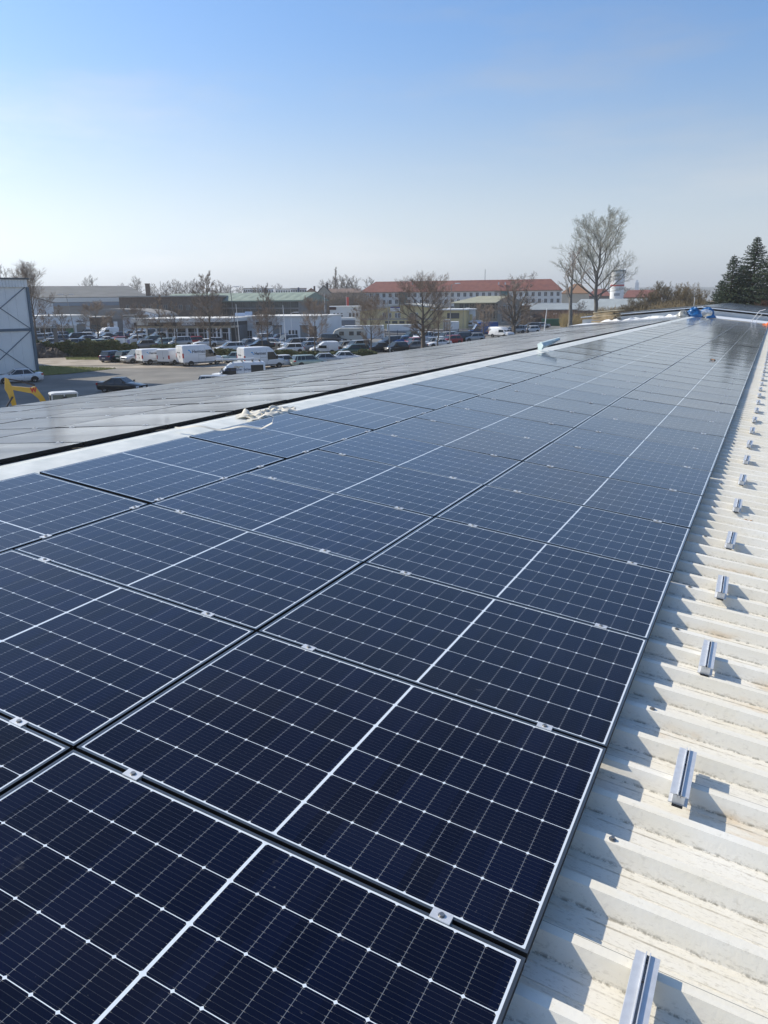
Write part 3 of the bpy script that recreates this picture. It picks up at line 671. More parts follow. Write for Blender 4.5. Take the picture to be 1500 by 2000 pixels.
def xsec(x, hw, zl, zt, top=.80, sh=.93, drop=.20):
    h = [(0, zl), (hw * .86, zl), (hw * .97, zl + .10), (hw, zl + .30), (hw, zt - drop), (hw * sh, zt - drop * .25), (hw * top, zt), (0, zt + .015)]
    return [(x, y, z) for y, z in h] + [(x, -y, z) for y, z in h[-2:0:-1]]
def body_side_arch(root, xs, hw, r, zmax):
    mb = MB()
    for x in xs:
        for s in (-1, 1):
            pts = [(x + r * math.cos(a), .17 + max(0, (r * math.sin(a)))) for a in [math.pi * k / 10 for k in range(11)]]
            pts = [(px_, min(pz + .10, zmax)) for px_, pz in pts]
            mb.prism(pts, s * (hw - .03), s * (hw + .006))
    part(mb, 'wheel_arch', M_BLACK, root)
def make_car(kind, col, name=None):
    L, W, H, zb, f0, f1, r1, r0, zn, zh, ztail = KIND[kind]; hw = W / 2; X = lambda f: (f - .5) * L
    pm = paint(col); root = empty(name or kind.replace(' ', '_').replace('-', '_'))
    b = MB()
    b.loft([xsec(X(0), hw * .70, .32, zn - .12, drop=.1), xsec(X(.012), hw * .86, .24, zn - .02, drop=.14), xsec(X(.05), hw * .97, .20, zn + .03), xsec(X(.14), hw, .19, zn + (zh - zn) * .55),
            xsec(X(f0), hw, .19, zh), xsec(X((f0 + r0) / 2), hw, .19, zb + .01), xsec(X(min(r0, .93)), hw * .99, .20, max(zb, ztail - .02)), xsec(X(.955), hw * .96, .22, ztail),
            xsec(X(.99), hw * .88, .27, ztail - .05), xsec(X(1), hw * .80, .36, ztail - .22, drop=.1)])
    body = part(b, 'body', pm, root, 50)
    g = MB(); tw = hw * .70; bw = hw * .93; ht = H - .035
    lo = [(X(f0) - .02, bw * .84), (X(f0 + .05), bw * .97), (X(r0 - .06), bw * .97), (X(r0) + .01, bw * .82)]
    hi = [(X(f1), tw * .93), (X(f1 + .03), tw), (X(r1 - .03), tw), (X(r1), tw * .93)]
    ring = lambda q, z: [(x, y, z) for x, y in q] + [(x, -y, z) for x, y in q[::-1]]
    g.loft([ring(lo, zb - .04), ring(hi, ht)]); part(g, 'windows', M_GLASS, root)
    # roof skin and pillars, body colour
    p = MB(); e = .018
    ro = [(X(f1) - .05, (tw + e) * .93), (X(f1 + .03), tw + e + .008), (X(r1 - .03), tw + e + .008), (X(r1) + .05, (tw + e) * .93)]
    ri = [(X(f1) + .05, tw * .8), (X(f1 + .06), tw * .86), (X(r1 - .06), tw * .86), (X(r1) - .05, tw * .8)]
    p.loft([ring(ro, ht - .05), ring(ro, ht - .005), ring(ri, H)])
    def pil(a, c, w0):   # a: bottom (x,y), c: top
        for s in (-1, 1):
            p.tube([(a[0], s * (a[1] + .004), zb - .05), (c[0], s * (c[1] + .006), ht - .01)], [w0, w0 * .75], 4)
    pil(lo[1], hi[1], .035); pil(lo[2], hi[2], .06)
    mx = (f1 + r1) / 2 + .01; pil((X(mx), bw * .985), (X(mx), tw * 1.0), .03)
    if kind in ('estate car', 'people carrier', 'off-roader'):
        fx = r1 - .12; pil((X(fx + .01), bw * .985), (X(fx), tw), .028)
    part(p, 'roof', pm, body, 40)
    d = MB()
    for fx in (f0 + .03, mx, min(r0 - .05, mx + .24)):
        for s in (-1, 1): d.box(X(fx) - .004, X(fx) + .004, s * hw - .004, s * hw + .0025, .42, zb - .22)
    for fx in (mx - .05, mx + .19):
        for s in (-1, 1): d.box(X(fx) - .09, X(fx) + .05, s * hw - .004, s * hw + .012, zb - .20, zb - .175)
    part(d, 'door_seam', M_BLACK, body)
    r = .325 if H < 1.6 else .35; xs = (X(.18), X(.80)); body_side_arch(root, xs, hw, r + .065, .74 if H < 1.6 else .80); add_wheels(root, xs, hw, r)
    for s in (-1, 1):
        q = MB(); q.loft([[(X(.004), s * hw * .50, zn - .20), (X(.004), s * hw * .50, zn - .06), (X(.004), s * hw * .55, zn - .05)], [(X(.03), s * hw * .93, zn - .18), (X(.035), s * hw * .91, zn - .02), (X(.035), s * hw * .90, zn - .01)],
                          [(X(.075), s * hw * 1.005, zn - .14), (X(.08), s * hw * .99, zn - .03), (X(.08), s * hw * .97, zn - .02)]]); part(q, 'headlight', M_LAMP, root)
        q = MB(); q.loft([[(X(1.002), s * hw * .52, ztail - .24), (X(1.002), s * hw * .52, ztail - .12)], [(X(.985), s * hw * .90, ztail - .26), (X(.985), s * hw * .90, ztail - .08)], [(X(.945), s * hw * 1.004, ztail - .24), (X(.945), s * hw * .985, ztail - .06)]], closed=False, caps=False)
        q.box(X(.95), X(.994), s * hw * .70, s * hw * .93, ztail - .25, ztail - .09); part(q, 'taillight', M_RED, root)
        q = MB(); q.box(X(f0 + .045) - .07, X(f0 + .045) + .05, s * (hw + .02), s * (hw + .17), zb - .01, zb + .12); part(q, 'side_mirror', pm, root)
    q = MB(); q.box(X(0) - .005, X(.02), -hw * .45, hw * .45, zn - .24, zn - .10); q.box(X(0) - .002, X(.02), -hw * .65, hw * .65, .30, .40); part(q, 'grille', M_BLACK, root)
    q = MB(); q.box(X(0) - .012, X(.01), -.26, .26, .42, .53); part(q, 'number_plate', M_PLATE, root)
    q = MB(); q.box(X(.995), X(1) + .008, -.26, .26, .52, .63); part(q, 'number_plate', M_PLATE, root)
    return root
def make_van(L=5.4, W=2.0, H=2.5, col='white', hood=1.15, rear_glass=False, name='delivery_van', side_win=False, low=.28):
    hw = W / 2; X = lambda f: (f - .5) * L; pm = paint(col); root = empty(name)
    hf = .95 / L; wf = (1.75 if H > 2.2 else 1.6) / L; rt = (2.15 if H > 2.2 else 2.0) / L
    tp = dict(top=.80, sh=.93, drop=.16)
    b = MB(); b.loft([xsec(X(0), hw * .78, .36, hood - .42, drop=.1), xsec(X(.012), hw * .92, .26, hood - .25, drop=.12), xsec(X(.05), hw * .98, low - .02, hood - .10), xsec(X(hf), hw, low, hood),
                      xsec(X(wf), hw, low, H - .28, top=.74, sh=.92, drop=.20), xsec(X(rt), hw, low, H - .04, **tp), xsec(X(.5), hw, low, H, **tp), xsec(X(.975), hw, low, H - .01, **tp), xsec(X(1), hw * .97, low + .05, H - .10, **tp)])
    body = part(b, 'body', pm, root, 40)
    q = MB(); e = .012
    def wsq(f, z, yy): return (X(f) - .03, yy, z + .01)
    q.add([(X(hf) - .012, -hw * .80, hood + .02), (X(hf) - .012, hw * .80, hood + .02), (X(wf) - .03, hw * .70, H - .32), (X(wf) - .03, -hw * .70, H - .32),
           (X(hf) + .1, -hw * .80, hood - .02), (X(hf) + .1, hw * .80, hood - .02), (X(wf) + .08, hw * .70, H - .36), (X(wf) + .08, -hw * .70, H - .36)],
          [(0, 1, 2, 3), (0, 4, 5, 1), (1, 5, 6, 2), (2, 6, 7, 3), (3, 7, 4, 0)]); part(q, 'windscreen', M_GLASS, root)
    zt_ = min(H - .50, hood + .78); k = (zt_ - hood) / (H - .32 - hood)
    for s in (-1, 1):
        q = MB(); q.prism([(X(hf) + .12, hood - .10), (X(wf) + .75, hood - .14), (X(wf) + .75, zt_), (X(hf) + (X(wf) - X(hf)) * k + .12, zt_)], s * (hw - .02), s * (hw + .006)); part(q, 'side_window', M_GLASS, root)
        if side_win:
            q = MB(); q.box(X(.74), X(.965), s * (hw - .02), s * (hw + .007), H * .57, H - .28); part(q, 'side_window', M_GLASS, root)
        q = MB(); q.box(X(.988), X(1) + .012, s * (hw - .14), s * (hw - .005), H * .40, H * .62); q.box(X(.975), X(.99), s * (hw - .1), s * (hw + .006), H * .40, H * .62); part(q, 'taillight', M_RED, root)
        q = MB(); q.loft([[(X(.012) - .02, s * hw * .55, hood - .50), (X(.012) - .0, s * hw * .55, hood - .34)], [(X(.05) - .03, s * hw * 1.0, hood - .44), (X(.07), s * hw * .99, hood - .22)]], closed=False, caps=False)
        q.box(X(.015), X(.06), s * hw * .6, s * hw * .985, hood - .46, hood - .26); part(q, 'headlight', M_LAMP, root)
        q = MB(); q.box(X(hf) + .22, X(hf) + .36, s * (hw + .03), s * (hw + .24), hood + .02, hood + .34); part(q, 'side_mirror', M_BLACK, root)
    d = MB()
    for s in (-1, 1):
        for fx in (X(wf) + .85, X(.62)): d.box(fx - .006, fx + .006, s * hw - .004, s * hw + .003, low + .15, H - .3)
        d.box(X(.36), X(.62), s * hw - .004, s * hw + .004, H * .52, H * .52 + .03); d.box(X(wf) + .62, X(wf) + .74, s * hw - .004, s * hw + .014, hood - .26, hood - .22)
        d.box(X(.05), X(.97), s * hw - .01, s * hw + .004, low + .10, low + .20)
    d.box(X(1) - .01, X(1) + .004, -.007, .007, low + .3, H - .25); d.box(X(1) - .01, X(1) + .016, .06, .14, H * .40, H * .50); part(d, 'door_seam', M_BLACK, body)
    if rear_glass:
        q = MB(); q.box(X(1) - .02, X(1) + .006, -hw * .82, -.05, H * .60, H - .30); q.box(X(1) - .02, X(1) + .006, .05, hw * .82, H * .60, H - .30); part(q, 'rear_window', M_GLASS, root)
    q = MB(); q.box(X(.99), X(1) + .04, -hw * .96, hw * .96, low + .02, low + .22); part(q, 'bumper', M_BLACK, root)
    q = MB(); q.box(X(0) - .01, X(.03), -hw * .8, hw * .8, .32, .52); part(q, 'bumper', M_BLACK, root)
    q = MB(); q.box(X(1), X(1) + .02, -.26, .26, low + .32, low + .43); part(q, 'number_plate', M_PLATE, root)
    xs = (X(0) + .95, X(1) - 1.05); body_side_arch(root, xs, hw, .41, .84); add_wheels(root, xs, hw, .345)
    return root
PROTO = {}
def proto(kind, col):
    k = (kind, col)
    if k not in PROTO:
        if kind == 'van': o = make_van(4.9, 1.9, 1.95, col, 1.1, True)
        elif kind == 'small van': o = make_van(4.2, 1.75, 1.82, col, 1.05, True)
        elif kind == 'tall van': o = make_van(5.9, 2.05, 2.7, col, 1.2)
        else: o = make_car(kind, col)
        PROTO[k] = [o, 0]
    return PROTO[k]
def put(kind, col, P_, rz, label, group=None):
    pr = proto(kind, col); M = Matrix.Translation(P_) @ Matrix.Rotation(rz, 4, 'Z')
    if pr[1] == 0: o = pr[0]; o.matrix_world = M
    else:
        kids = KIDS.setdefault(pr[0], list(pr[0].children)); o = copy_tree(pr[0], M=M)
    pr[1] += 1
    cat = 'van' if 'van' in kind else 'car'
    return tag(o, label, cat, group)
# the dealer lot: photo x, photo y of the wheels, kind, colour, turn towards the camera (degrees; 180 = tail first)
LOT = [(74, 667, 'estate car', 'silver', 20), (67, 660, 'sedan', 'white', 25), (96, 664, 'sedan', 'silver', 35), (86, 656, 'hatchback', 'white', 30), (117, 662, 'hatchback', 'dark blue', 30), (128, 656, 'sedan', 'blue', 150),
       (147, 668, 'off-roader', 'black', 15), (157, 656, 'sedan', 'pale green', 25), (178, 663, 'hatchback', 'white', 160), (169, 656, 'estate car', 'silver', 20), (168, 671, 'sedan', 'dark blue', 20), (206, 672, 'coupe', 'white', 18),
       (187, 681, 'hatchback', 'pale green', 15), (143, 679, 'estate car', 'silver', 15), (98, 678, 'sedan', 'silver', 15), (210, 657, 'van', 'white', 35), (208, 664, 'coupe', 'black', 20), (230, 662, 'sedan', 'dark blue', 25),
       (228, 675, 'hatchback', 'red', 25), (252, 660, 'hatchback', 'black', 25), (268, 660, 'hatchback', 'white', 20), (292, 658, 'people carrier', 'black', 30), (277, 649, 'van', 'blue', 20), (265, 671, 'sedan', 'white', 15),
       (309, 663, 'sedan', 'silver', 30), (297, 675, 'people carrier', 'dark green', 25), (280, 682, 'hatchback', 'grey', 20), (318, 678, 'estate car', 'pale green', 30), (350, 677, 'people carrier', 'silver', 30), (376, 674, 'hatchback', 'red', 20),
       (401, 677, 'coupe', 'white', 15), (450, 687, 'estate car', 'white', 15), (483, 679, 'sedan', 'grey', 40), (508, 682, 'sedan', 'black', 20), (513, 670, 'people carrier', 'white', 40), (537, 678, 'sedan', 'silver', 150),
       (560, 674, 'off-roader', 'grey', 35), (575, 681, 'people carrier', 'silver', 30), (568, 690, 'hatchback', 'white', 12), (600, 685, 'sedan', 'silver', 35), (604, 677, 'hatchback', 'white', 25), (637, 685, 'hatchback', 'silver', 30),
       (633, 692, 'small van', 'white', 10), (651, 672, 'off-roader', 'black', 155), (672, 685, 'hatchback', 'beige', 35), (698, 686, 'people carrier', 'silver', 35), (692, 692, 'estate car', 'dark green', 12), (636, 655, 'sedan', 'silver', 30),
       (659, 650, 'estate car', 'silver', 20), (661, 656, 'van', 'white', 40), (738, 687, 'sedan', 'black', 40), (762, 674, 'estate car', 'black', 40), (774, 687, 'hatchback', 'black', 40), (786, 673, 'sedan', 'blue', 40),
       (803, 664, 'estate car', 'dark green', 40), (826, 667, 'people carrier', 'white', 40), (807, 677, 'hatchback', 'pink', 40), (806, 684, 'sedan', 'grey', 30), (846, 666, 'hatchback', 'silver', 45), (844, 677, 'estate car', 'silver', 35),
       (872, 667, 'people carrier', 'silver', 45), (856, 678, 'coupe', 'white', 30), (880, 672, 'hatchback', 'red', 35), (899, 668, 'people carrier', 'black', 40), (924, 667, 'hatchback', 'silver', 30), (922, 641, 'van', 'white', 5),
       (942, 656, 'tall van', 'blue', 10), (979, 659, 'van', 'white', 140), (1006, 651, 'people carrier', 'silver', 30), (1036, 650, 'hatchback', 'white', 35), (1037, 642, 'estate car', 'grey', 20), (1056, 641, 'sedan', 'silver', 20), (1026, 629, 'small van', 'white', 10),
       (112, 670, 'estate car', 'grey', 25), (325, 668, 'hatchback', 'grey', 30), (545, 668, 'hatchback', 'dark blue', 25), (430, 676, 'hatchback', 'silver', 170)]
cnt = {}
for r_ in sorted(LOT): cnt.setdefault((r_[2], r_[3]), []).append(r_)
for px, py, kind, col, turn in LOT:
    same = cnt[(kind, col)]; i = same.index((px, py, kind, col, turn))
    lab = (f'{col} {kind} parked on the dealer lot behind the hedge' if len(same) == 1 else f'{ordinal(i)} {col} {kind} from the left among those on the dealer lot')
    P_ = gp(px, py); put(kind, col, P_, away(P_) + R(turn), lab, 'cars parked on the dealer lot')
# the yard in front of the hedge
def yard(px, py, kind, col, turn, lab, group='vehicles parked in front of the hedge'):
    P_ = gp(px, py); return put(kind, col, P_, away(P_) + R(turn), lab, group)
yard(222, 706, 'hatchback', 'dark blue', 232, 'dark blue hatchback at the left end of the row before the hedge, tail towards us')
yard(252, 706, 'hatchback', 'dark green', 225, 'dark green hatchback between the dark blue one and the white off-roader')
yard(270, 708, 'off-roader', 'silver', 35, 'silver off-roader facing us left of the white delivery vans')
yard(468, 708, 'sedan', 'pale green', 175, 'pale saloon half hidden between the two tall delivery vans')
yard(557, 716, 'hatchback', 'white', 208, 'white hatchback seen from behind, right of the tall delivery van')
yard(603, 716, 'estate car', 'pale green', 205, 'pale estate car seen from behind above the panel edge, beside the white hatchback')
yard(640, 711, 'sedan', 'silver', 190, 'silver car roof just above the far panels, beside the estate car')
yard(678, 707, 'sedan', 'white', 190, 'white car roof showing furthest right above the far panels')
M_TXT = mat('dark_lettering', (0.03, 0.04, 0.06), 0.5); M_TB = mat('blue_mark', (0.02, 0.30, 0.62), 0.5)
def logo_van(px, py, turn, L, W, H, label, low_, s1, xt, ztx, rear=True):
    v_ = make_van(L, W, H, 'white', 1.2 if H > 2.2 else 1.1, False, 'delivery_van'); P_ = gp(px, py)
    v_.matrix_world = Matrix.Translation(P_) @ Matrix.Rotation(away(P_) + R(turn), 4, 'Z'); tag(v_, label, 'van', 'delivery vans with the same blue winged mark')
    # the side we see is local +y when the tail points left: turn it so letters read correctly
    hw = W / 2
    M = Matrix(((-1, 0, 0, xt), (0, 0, 1, hw + .008), (0, 1, 0, ztx), (0, 0, 0, 1)))
    o = txt('Hermes', s1, M, M_TXT, 'lettering', v_, 'LEFT', .002, .012, s1 * 2.9)
    q = MB(); k = s1 * .8
    q.prism([(xt + .12 * k, ztx + .1 * k), (xt + .62 * k, ztx + .9 * k), (xt + 1.1 * k, ztx + .9 * k), (xt + .95 * k, ztx + .6 * k), (xt + .62 * k, ztx + .55 * k), (xt + .45 * k, ztx + .1 * k)], hw - .01, hw + .01)
    q.build('wing_mark', M_TB, v_)
    if rear:
        M = Matrix(((0, 0, 1, L / 2 + .008), (1, 0, 0, -hw * .62), (0, 1, 0, H * .62), (0, 0, 0, 1)))
        txt('Hermes', .26, M, M_TXT, 'lettering', v_, 'LEFT', .002, .004)
    return v_
# tail to the left, nose to the right and away: local -x points right
logo_van(307, 710, 206, 4.9, 1.9, 1.98, 'low white delivery van with blue wing mark beside the silver off-roader', 0, .40, 1.45, 1.32)
logo_van(392, 713, 205, 5.6, 2.05, 2.62, 'tall white delivery van with large lettering, left of the pair of tall vans', 0, .60, 1.55, 1.62)
logo_van(512, 719, 207, 5.6, 2.05, 2.62, 'tall white delivery van behind the roof-rack van, seen from its rear corner', 0, .52, 1.45, 1.70)
v4 = make_van(4.9, 1.95, 2.05, 'white', 1.1); P_ = gp(343, 711); v4.matrix_world = Matrix.Translation(P_) @ Matrix.Rotation(away(P_) + R(232), 4, 'Z')
tag(v4, 'plain white van seen from behind between the low and the tall lettered vans', 'van')
# white sedan by the warehouse and black hatchback in the middle of the yard
yard(38, 747, 'sedan', 'white', 8, 'white saloon parked side-on in the shade of the warehouse', None)
yard(240, 765, 'coupe', 'black', 150, 'black fastback car standing alone on the asphalt behind the panel edge', None)
P_ = at(424, 72.5); o = put('estate car', 'silver', P_, away(P_) + R(168), 'silver estate car, only its roof showing in front of the roof-rack van')
# van with the ladder rack
P_ = at(456, 77.5); van = make_van(5.3, 1.95, 2.28, 'white', 1.25, True, 'company_van', side_win=True)
van.matrix_world = Matrix.Translation(P_) @ Matrix.Rotation(away(P_) + R(3), 4, 'Z'); tag(van, 'white company van with roof rack and blue lettering, just beyond the far panels', 'van')
def sidetxt(s, size, x, z, m, fit=None): return txt(s, size, Matrix(((1, 0, 0, x), (0, 0, -1, -.975 - .009), (0, 1, 0, z), (0, 0, 0, 1))), m, 'lettering', van, 'LEFT', .002, .006, fit)
sidetxt('Ihre - Solarflächen - Sachsen', .34, -1.2, 1.50, mat('navy_lettering', (0.03, 0.06, 0.14), .5), 2.45)
mb = MB(); mb.tube([(-.35, -.985, 1.86), (-.15, -.985, 1.94), (.1, -.985, 1.84), (.3, -.985, 1.90), (.5, -.985, 1.82)], .022, 5); mb.tube([(-.3, -.985, 1.80), (.1, -.985, 1.78), (.2, -.985, 1.74)], .018, 5)
mb.build('golden_emblem', mat('golden_yellow', (.6, .38, .1), .5), van)
rk = MB()
for x in (-1.4, -.5, .5, 1.5, 2.2): rk.box(x - .02, x + .02, -.85, .85, 2.26, 2.44); 
part(rk, 'roof_rack', M_BLACK, van)
rk = MB(); rk.tube([(-1.9, -.45, 2.54), (1.5, -.45, 2.54)], .10, 10); rk.tube([(1.5, -.45, 2.54), (1.62, -.45, 2.54)], .11, 10); rk.tube([(-1.9, -.45, 2.54), (-1.98, -.45, 2.54)], .11, 10)
part(rk, 'pipe_carrier', mat('light_grey_tube', (.6, .62, .64), .4), van, 40)
rk = MB()
for y in (.1, .5): rk.box(-1.7, 2.3, y - .02, y + .02, 2.45, 2.51)
for k in range(12): rk.box(-1.6 + k * .33, -1.57 + k * .33, .1, .5, 2.465, 2.495)
part(rk, 'ladder', M_ALU, van)
# mini excavator
P_ = at(101, 48); P_.z = GZ; ex = empty('excavator', Matrix.Translation(P_) @ Matrix.Rotation(away(P_) + R(8), 4, 'Z') @ Matrix.Diagonal((.85, .85, 1.06, 1)), 'yellow excavator with pale cab and raised arm just beyond the far roof edge', 'excavator')
YL = paint('yellow'); DG = mat('dark_grey_metal', (.04, .04, .045), .6); CB = mat('cab_grey', (.55, .57, .58), .45)
mb = MB(); mb.prism([(-1.5, .12), (-1.25, 0), (1.25, 0), (1.5, .12), (1.5, .42), (1.25, .55), (-1.25, .55), (-1.5, .42)], -1.1, -.7); mb.prism([(-1.5, .12), (-1.25, 0), (1.25, 0), (1.5, .12), (1.5, .42), (1.25, .55), (-1.25, .55), (-1.5, .42)], .7, 1.1); mb.build('track', DG, ex)
mb = MB(); mb.box(-1.0, 1.7, -1.05, 1.05, .65, 1.35); mb.prism([(.7, 1.35), (1.7, 1.35), (1.6, 1.75), (.8, 1.85)], -1.0, 1.0); mb.cyl((0, 0, .45), .5, .2, 16); mb.build('upper_body', YL, ex)
cab = MB(); C0 = (-.78, .86, -1.02, .12, 1.35, 2.86)
for x in (-.78, -.02, .80):
    for y in (-.99, .08): cab.box(x - .035, x + .035, y - .035, y + .035, 1.35, 2.76)
cab.box(-.80, .84, -1.03, .12, 1.35, 1.55); cab.prism([(-.86, 2.76), (.88, 2.76), (.84, 2.83), (.6, 2.86), (-.6, 2.86), (-.82, 2.83)], -1.05, .14); cab.build('cab', CB, ex)
mb = MB(); mb.box(-.76, .80, -.985, -.975, 1.5, 2.74); mb.box(-.775, -.765, -.97, .08, 1.5, 2.74); mb.box(.80, .81, -.97, .08, 1.5, 2.74); mb.box(-.76, .8, .075, .085, 1.5, 2.74)
gm = mat('tinted_glass', (.05, .085, .08), .1, spec=.7); mb.build('cab_window', gm, ex)
mb = MB(); mb.box(-.15, .3, -.7, -.2, 1.6, 2.25); mb.build('seat', M_BLACK, ex)
mb = MB(); mb.box(-.95, -.88, -1.12, -1.02, 2.4, 2.75); mb.box(-.10, .10, -1.11, -1.0, 2.48, 2.66); mb.build('mirror', M_BLACK, ex)
def slabarm(pts, w_, name, m=YL):
    mb = MB(); mb.prism(pts, -w_ / 2, w_ / 2); return mb.build(name, m, ex, Matrix.Translation((-.55, .55, 0)))
slabarm([(-.35, 1.2), (.05, 1.25), (-.55, 2.55), (-1.0, 3.16), (-1.28, 3.10), (-2.65, 3.28), (-2.72, 3.12), (-1.25, 2.80), (-.85, 2.45)][::1], .34, 'boom')
slabarm([(-2.75, 3.70), (-2.55, 3.62), (-2.38, 3.15), (-2.25, 2.0), (-2.48, 1.95), (-2.72, 2.85), (-2.85, 3.10)], .22, 'stick')
mb = MB(); mb.tube([(-2.6, 0, 3.62), (-1.75, 0, 3.46)], .035, 8); mb.tube([(-1.8, 0, 3.48), (-1.0, 0, 3.22)], .06, 8); mb.build('hydraulic_cylinder', DG, ex, Matrix.Translation((-.55, .55, 0)))
mb = MB(); mb.tube([(-2.45, 0, 2.7), (-2.9, 0, 2.2)], .05, 8); mb.build('hydraulic_cylinder', DG, ex, Matrix.Translation((-.55, .36, 0)))
mb = MB(); mb.prism([(-2.52, 2.0), (-2.2, 2.05), (-2.1, 1.7), (-2.35, 1.2), (-2.75, 1.25), (-2.85, 1.7)], -.35, .35); mb.build('bucket', DG, ex, Matrix.Translation((-.55, .55, 0)))
wm = txt('W', .36, Matrix(((1, 0, 0, -2.2 + .32), (0, 0, -1, .55 - .178), (0, 1, 0, 2.86), (0, 0, 0, 1))), mat('red_mark', (.55, .03, .02), .5), 'letter_mark', ex, 'LEFT', .003, .02)
# ================================================================ BUILDINGS: each stands at its surveyed distance
class Bld:
    def __init__(s, name, label, cat, px0, px1, D0, D1=None, zbase=None):
        D1 = D1 or D0; s.A = at(px0, D0); s.B = at(px1, D1); z = min(s.A.z, s.B.z) - .3 if zbase is None else zbase
        s.A.z = s.B.z = z; d = s.B - s.A; s.L = d.length; s.a = math.atan2(d.y, d.x)
        s.root = empty(name, T(s.A.x, s.A.y, z, s.a), label, cat)
        s.inv = (Matrix.Translation(s.A) @ Matrix.Rotation(s.a, 4, 'Z')).inverted()
        s.C = s.inv @ CW
    def pt(s, px, py, y=0.0):                       # local x, z on the wall plane y
        d = s.inv.to_3x3() @ ray(px, py); k = (y - s.C.y) / d.y; P = s.C + d * k; return P.x, P.z
    def box(s, name, m, px0, px1, pt_, pb, y0=0.0, y1=10.0, base=False, parent=None, label=None):
        pm = (px0 + px1) / 2; x0, _ = s.pt(px0, pt_, y0); x1, _ = s.pt(px1, pt_, y0); _, z1 = s.pt(pm, pt_, y0); _, z0 = s.pt(pm, pb, y0)
        if base: z0 = 0
        mb = MB(); mb.box(x0, x1, y0, y1, z0, z1); return mb.build(name, m, parent or s.root, label=label)
    def win(s, px0, px1, pt_, pb, y=0.0, fr=None, name='window', gl=None, bars=1, cross=0):
        x0, _ = s.pt(px0, pt_, y); x1, _ = s.pt(px1, pt_, y); _, z1 = s.pt((px0 + px1) / 2, pt_, y); _, z0 = s.pt((px0 + px1) / 2, pb, y)
        return s.winl(x0, x1, z0, z1, y, fr, name, gl, bars, cross)
    def winl(s, x0, x1, z0, z1, y=0.0, fr=None, name='window', gl=None, bars=1, cross=0):
        t_ = .07; mb = MB(); a = y - .07
        mb.box(x0 - t_, x1 + t_, a, y + .02, z1, z1 + t_); mb.box(x0 - t_, x1 + t_, a - .04, y + .02, z0 - t_, z0); mb.box(x0 - t_, x0, a, y + .02, z0, z1); mb.box(x1, x1 + t_, a, y + .02, z0, z1)
        for k in range(bars):
            xm = x0 + (x1 - x0) * (k + 1) / (bars + 1); mb.box(xm - .035, xm + .035, a + .01, y + .02, z0, z1)
        for k in range(cross):
            zm = z0 + (z1 - z0) * (k + 1) / (cross + 1); mb.box(x0, x1, a + .02, y + .015, zm - .035, zm + .035)
        f = mb.build(name, fr or M_WF, s.root); g = MB(); g.box(x0, x1, y - .03, y + .01, z0, z1); g.build('pane', gl or M_PANE, f); return f
    def roof(s, name, m, x0, x1, y0, y1, ze, zr, hip0=0.0, hip1=0.0, over=.3, dz=.18):
        ym = (y0 + y1) / 2; x0 -= over; x1 += over; y0 -= over; y1 += over
        mb = MB(); V = [(x0, y0, ze), (x1, y0, ze), (x1, y1, ze), (x0, y1, ze), (x0 + hip0, ym, zr), (x1 - hip1, ym, zr)]
        mb.add(V, [(0, 1, 5, 4), (2, 3, 4, 5), (0, 4, 3), (1, 2, 5)]); mb.add([(a, b, c - dz) for a, b, c in V[:4]] + V[:4], [(0, 1, 2, 3), (0, 4, 5, 1), (1, 5, 6, 2), (2, 6, 7, 3), (3, 7, 4, 0)])
        return mb.build(name, m, s.root)
M_WF = mat('window_frame', (.62, .64, .66), .6)
M_PANE = mat('pane', (.035, .045, .055), .12, spec=.7)
M_DARKF = mat('dark_frame', (.05, .055, .06), .6)
M_BWALL = mat('pale_blue_white_wall', (.68, .71, .73), .75, var=.05, scale=.3)
M_ROOFD = mat('dark_roof', (.12, .125, .125), .8, var=.12, scale=.25)
M_RED = mat('red_tiles', (.15, .050, .040), .85, col2=(.20, .072, .055), scale=.6, detail=10)
M_COPPER = mat('green_copper', (.20, .25, .20), .7, var=.15, scale=.4)
M_YEL = mat('yellow_render', (.55, .46, .25), .85, var=.08, scale=.4)
M_CREAM = mat('cream_render', (.52, .46, .36), .85, var=.06, scale=.4)
M_GREYW = mat('grey_block', (.17, .175, .18), .85, var=.1, scale=.6)
M_BROWN = mat('brown_boards', (.15, .085, .055), .85, var=.15, scale=1)
M_GREYR = mat('grey_sheet_roof', (.27, .30, .31), .6, var=.08, scale=.3)
M_OLIVE = mat('olive_roof', (.27, .27, .20), .8, var=.08, scale=.4)
M_TEAL = mat('teal_glass_wall', (.05, .14, .15), .3, var=.3, scale=.8)
M_LGR = mat('light_grey_sheet', (.76, .77, .76), .6, var=.04, scale=.5)
M_WR = mat('white_roof', (.70, .69, .65), .7)

# --- tall warehouse at the left edge
b = Bld('warehouse', 'tall pale grey metal warehouse with cross braces at the left edge', 'warehouse', -420, 60, 96, 103)
Z = lambda py: b.pt(58, py)[1]; x1 = b.L
zt, zb_ = Z(544), Z(561)
mb = MB(); mb.box(0, x1 - .25, 0, 30, 0, zb_ + .1); mb.build('wall', M_LGR, b.root)
x_par = b.pt(42, 552)[0]
mb = MB(); N = int(x1 / .35)
for i in range(N): mb.box(i * .35, i * .35 + .2, -.30, -.1, zb_, zt - .1)
mb.box(0, N * .35, -.24, 30, zb_, zt - .1); mb.build('parapet', M_LGR, b.root)
mb = MB(); mb.box(-.1, N * .35 + .2, -.42, 30, zt - .12, zt + .05); mb.build('parapet_trim', mat('dark_trim', (.10, .11, .12), .6), b.root)
M_STL = mat('steel_blue_frame', (.10, .145, .19), .55)
z_m = Z(643); mb = MB(); mb.box(x1 - .32, x1, -.18, .5, 0, zb_); mb.build('corner_column', M_STL, b.root)
mb = MB(); mb.box(0, x1 - .32, -.14, -.005, z_m - .18, z_m + .12); mb.build('cross_beam', M_STL, b.root)
mb = MB()
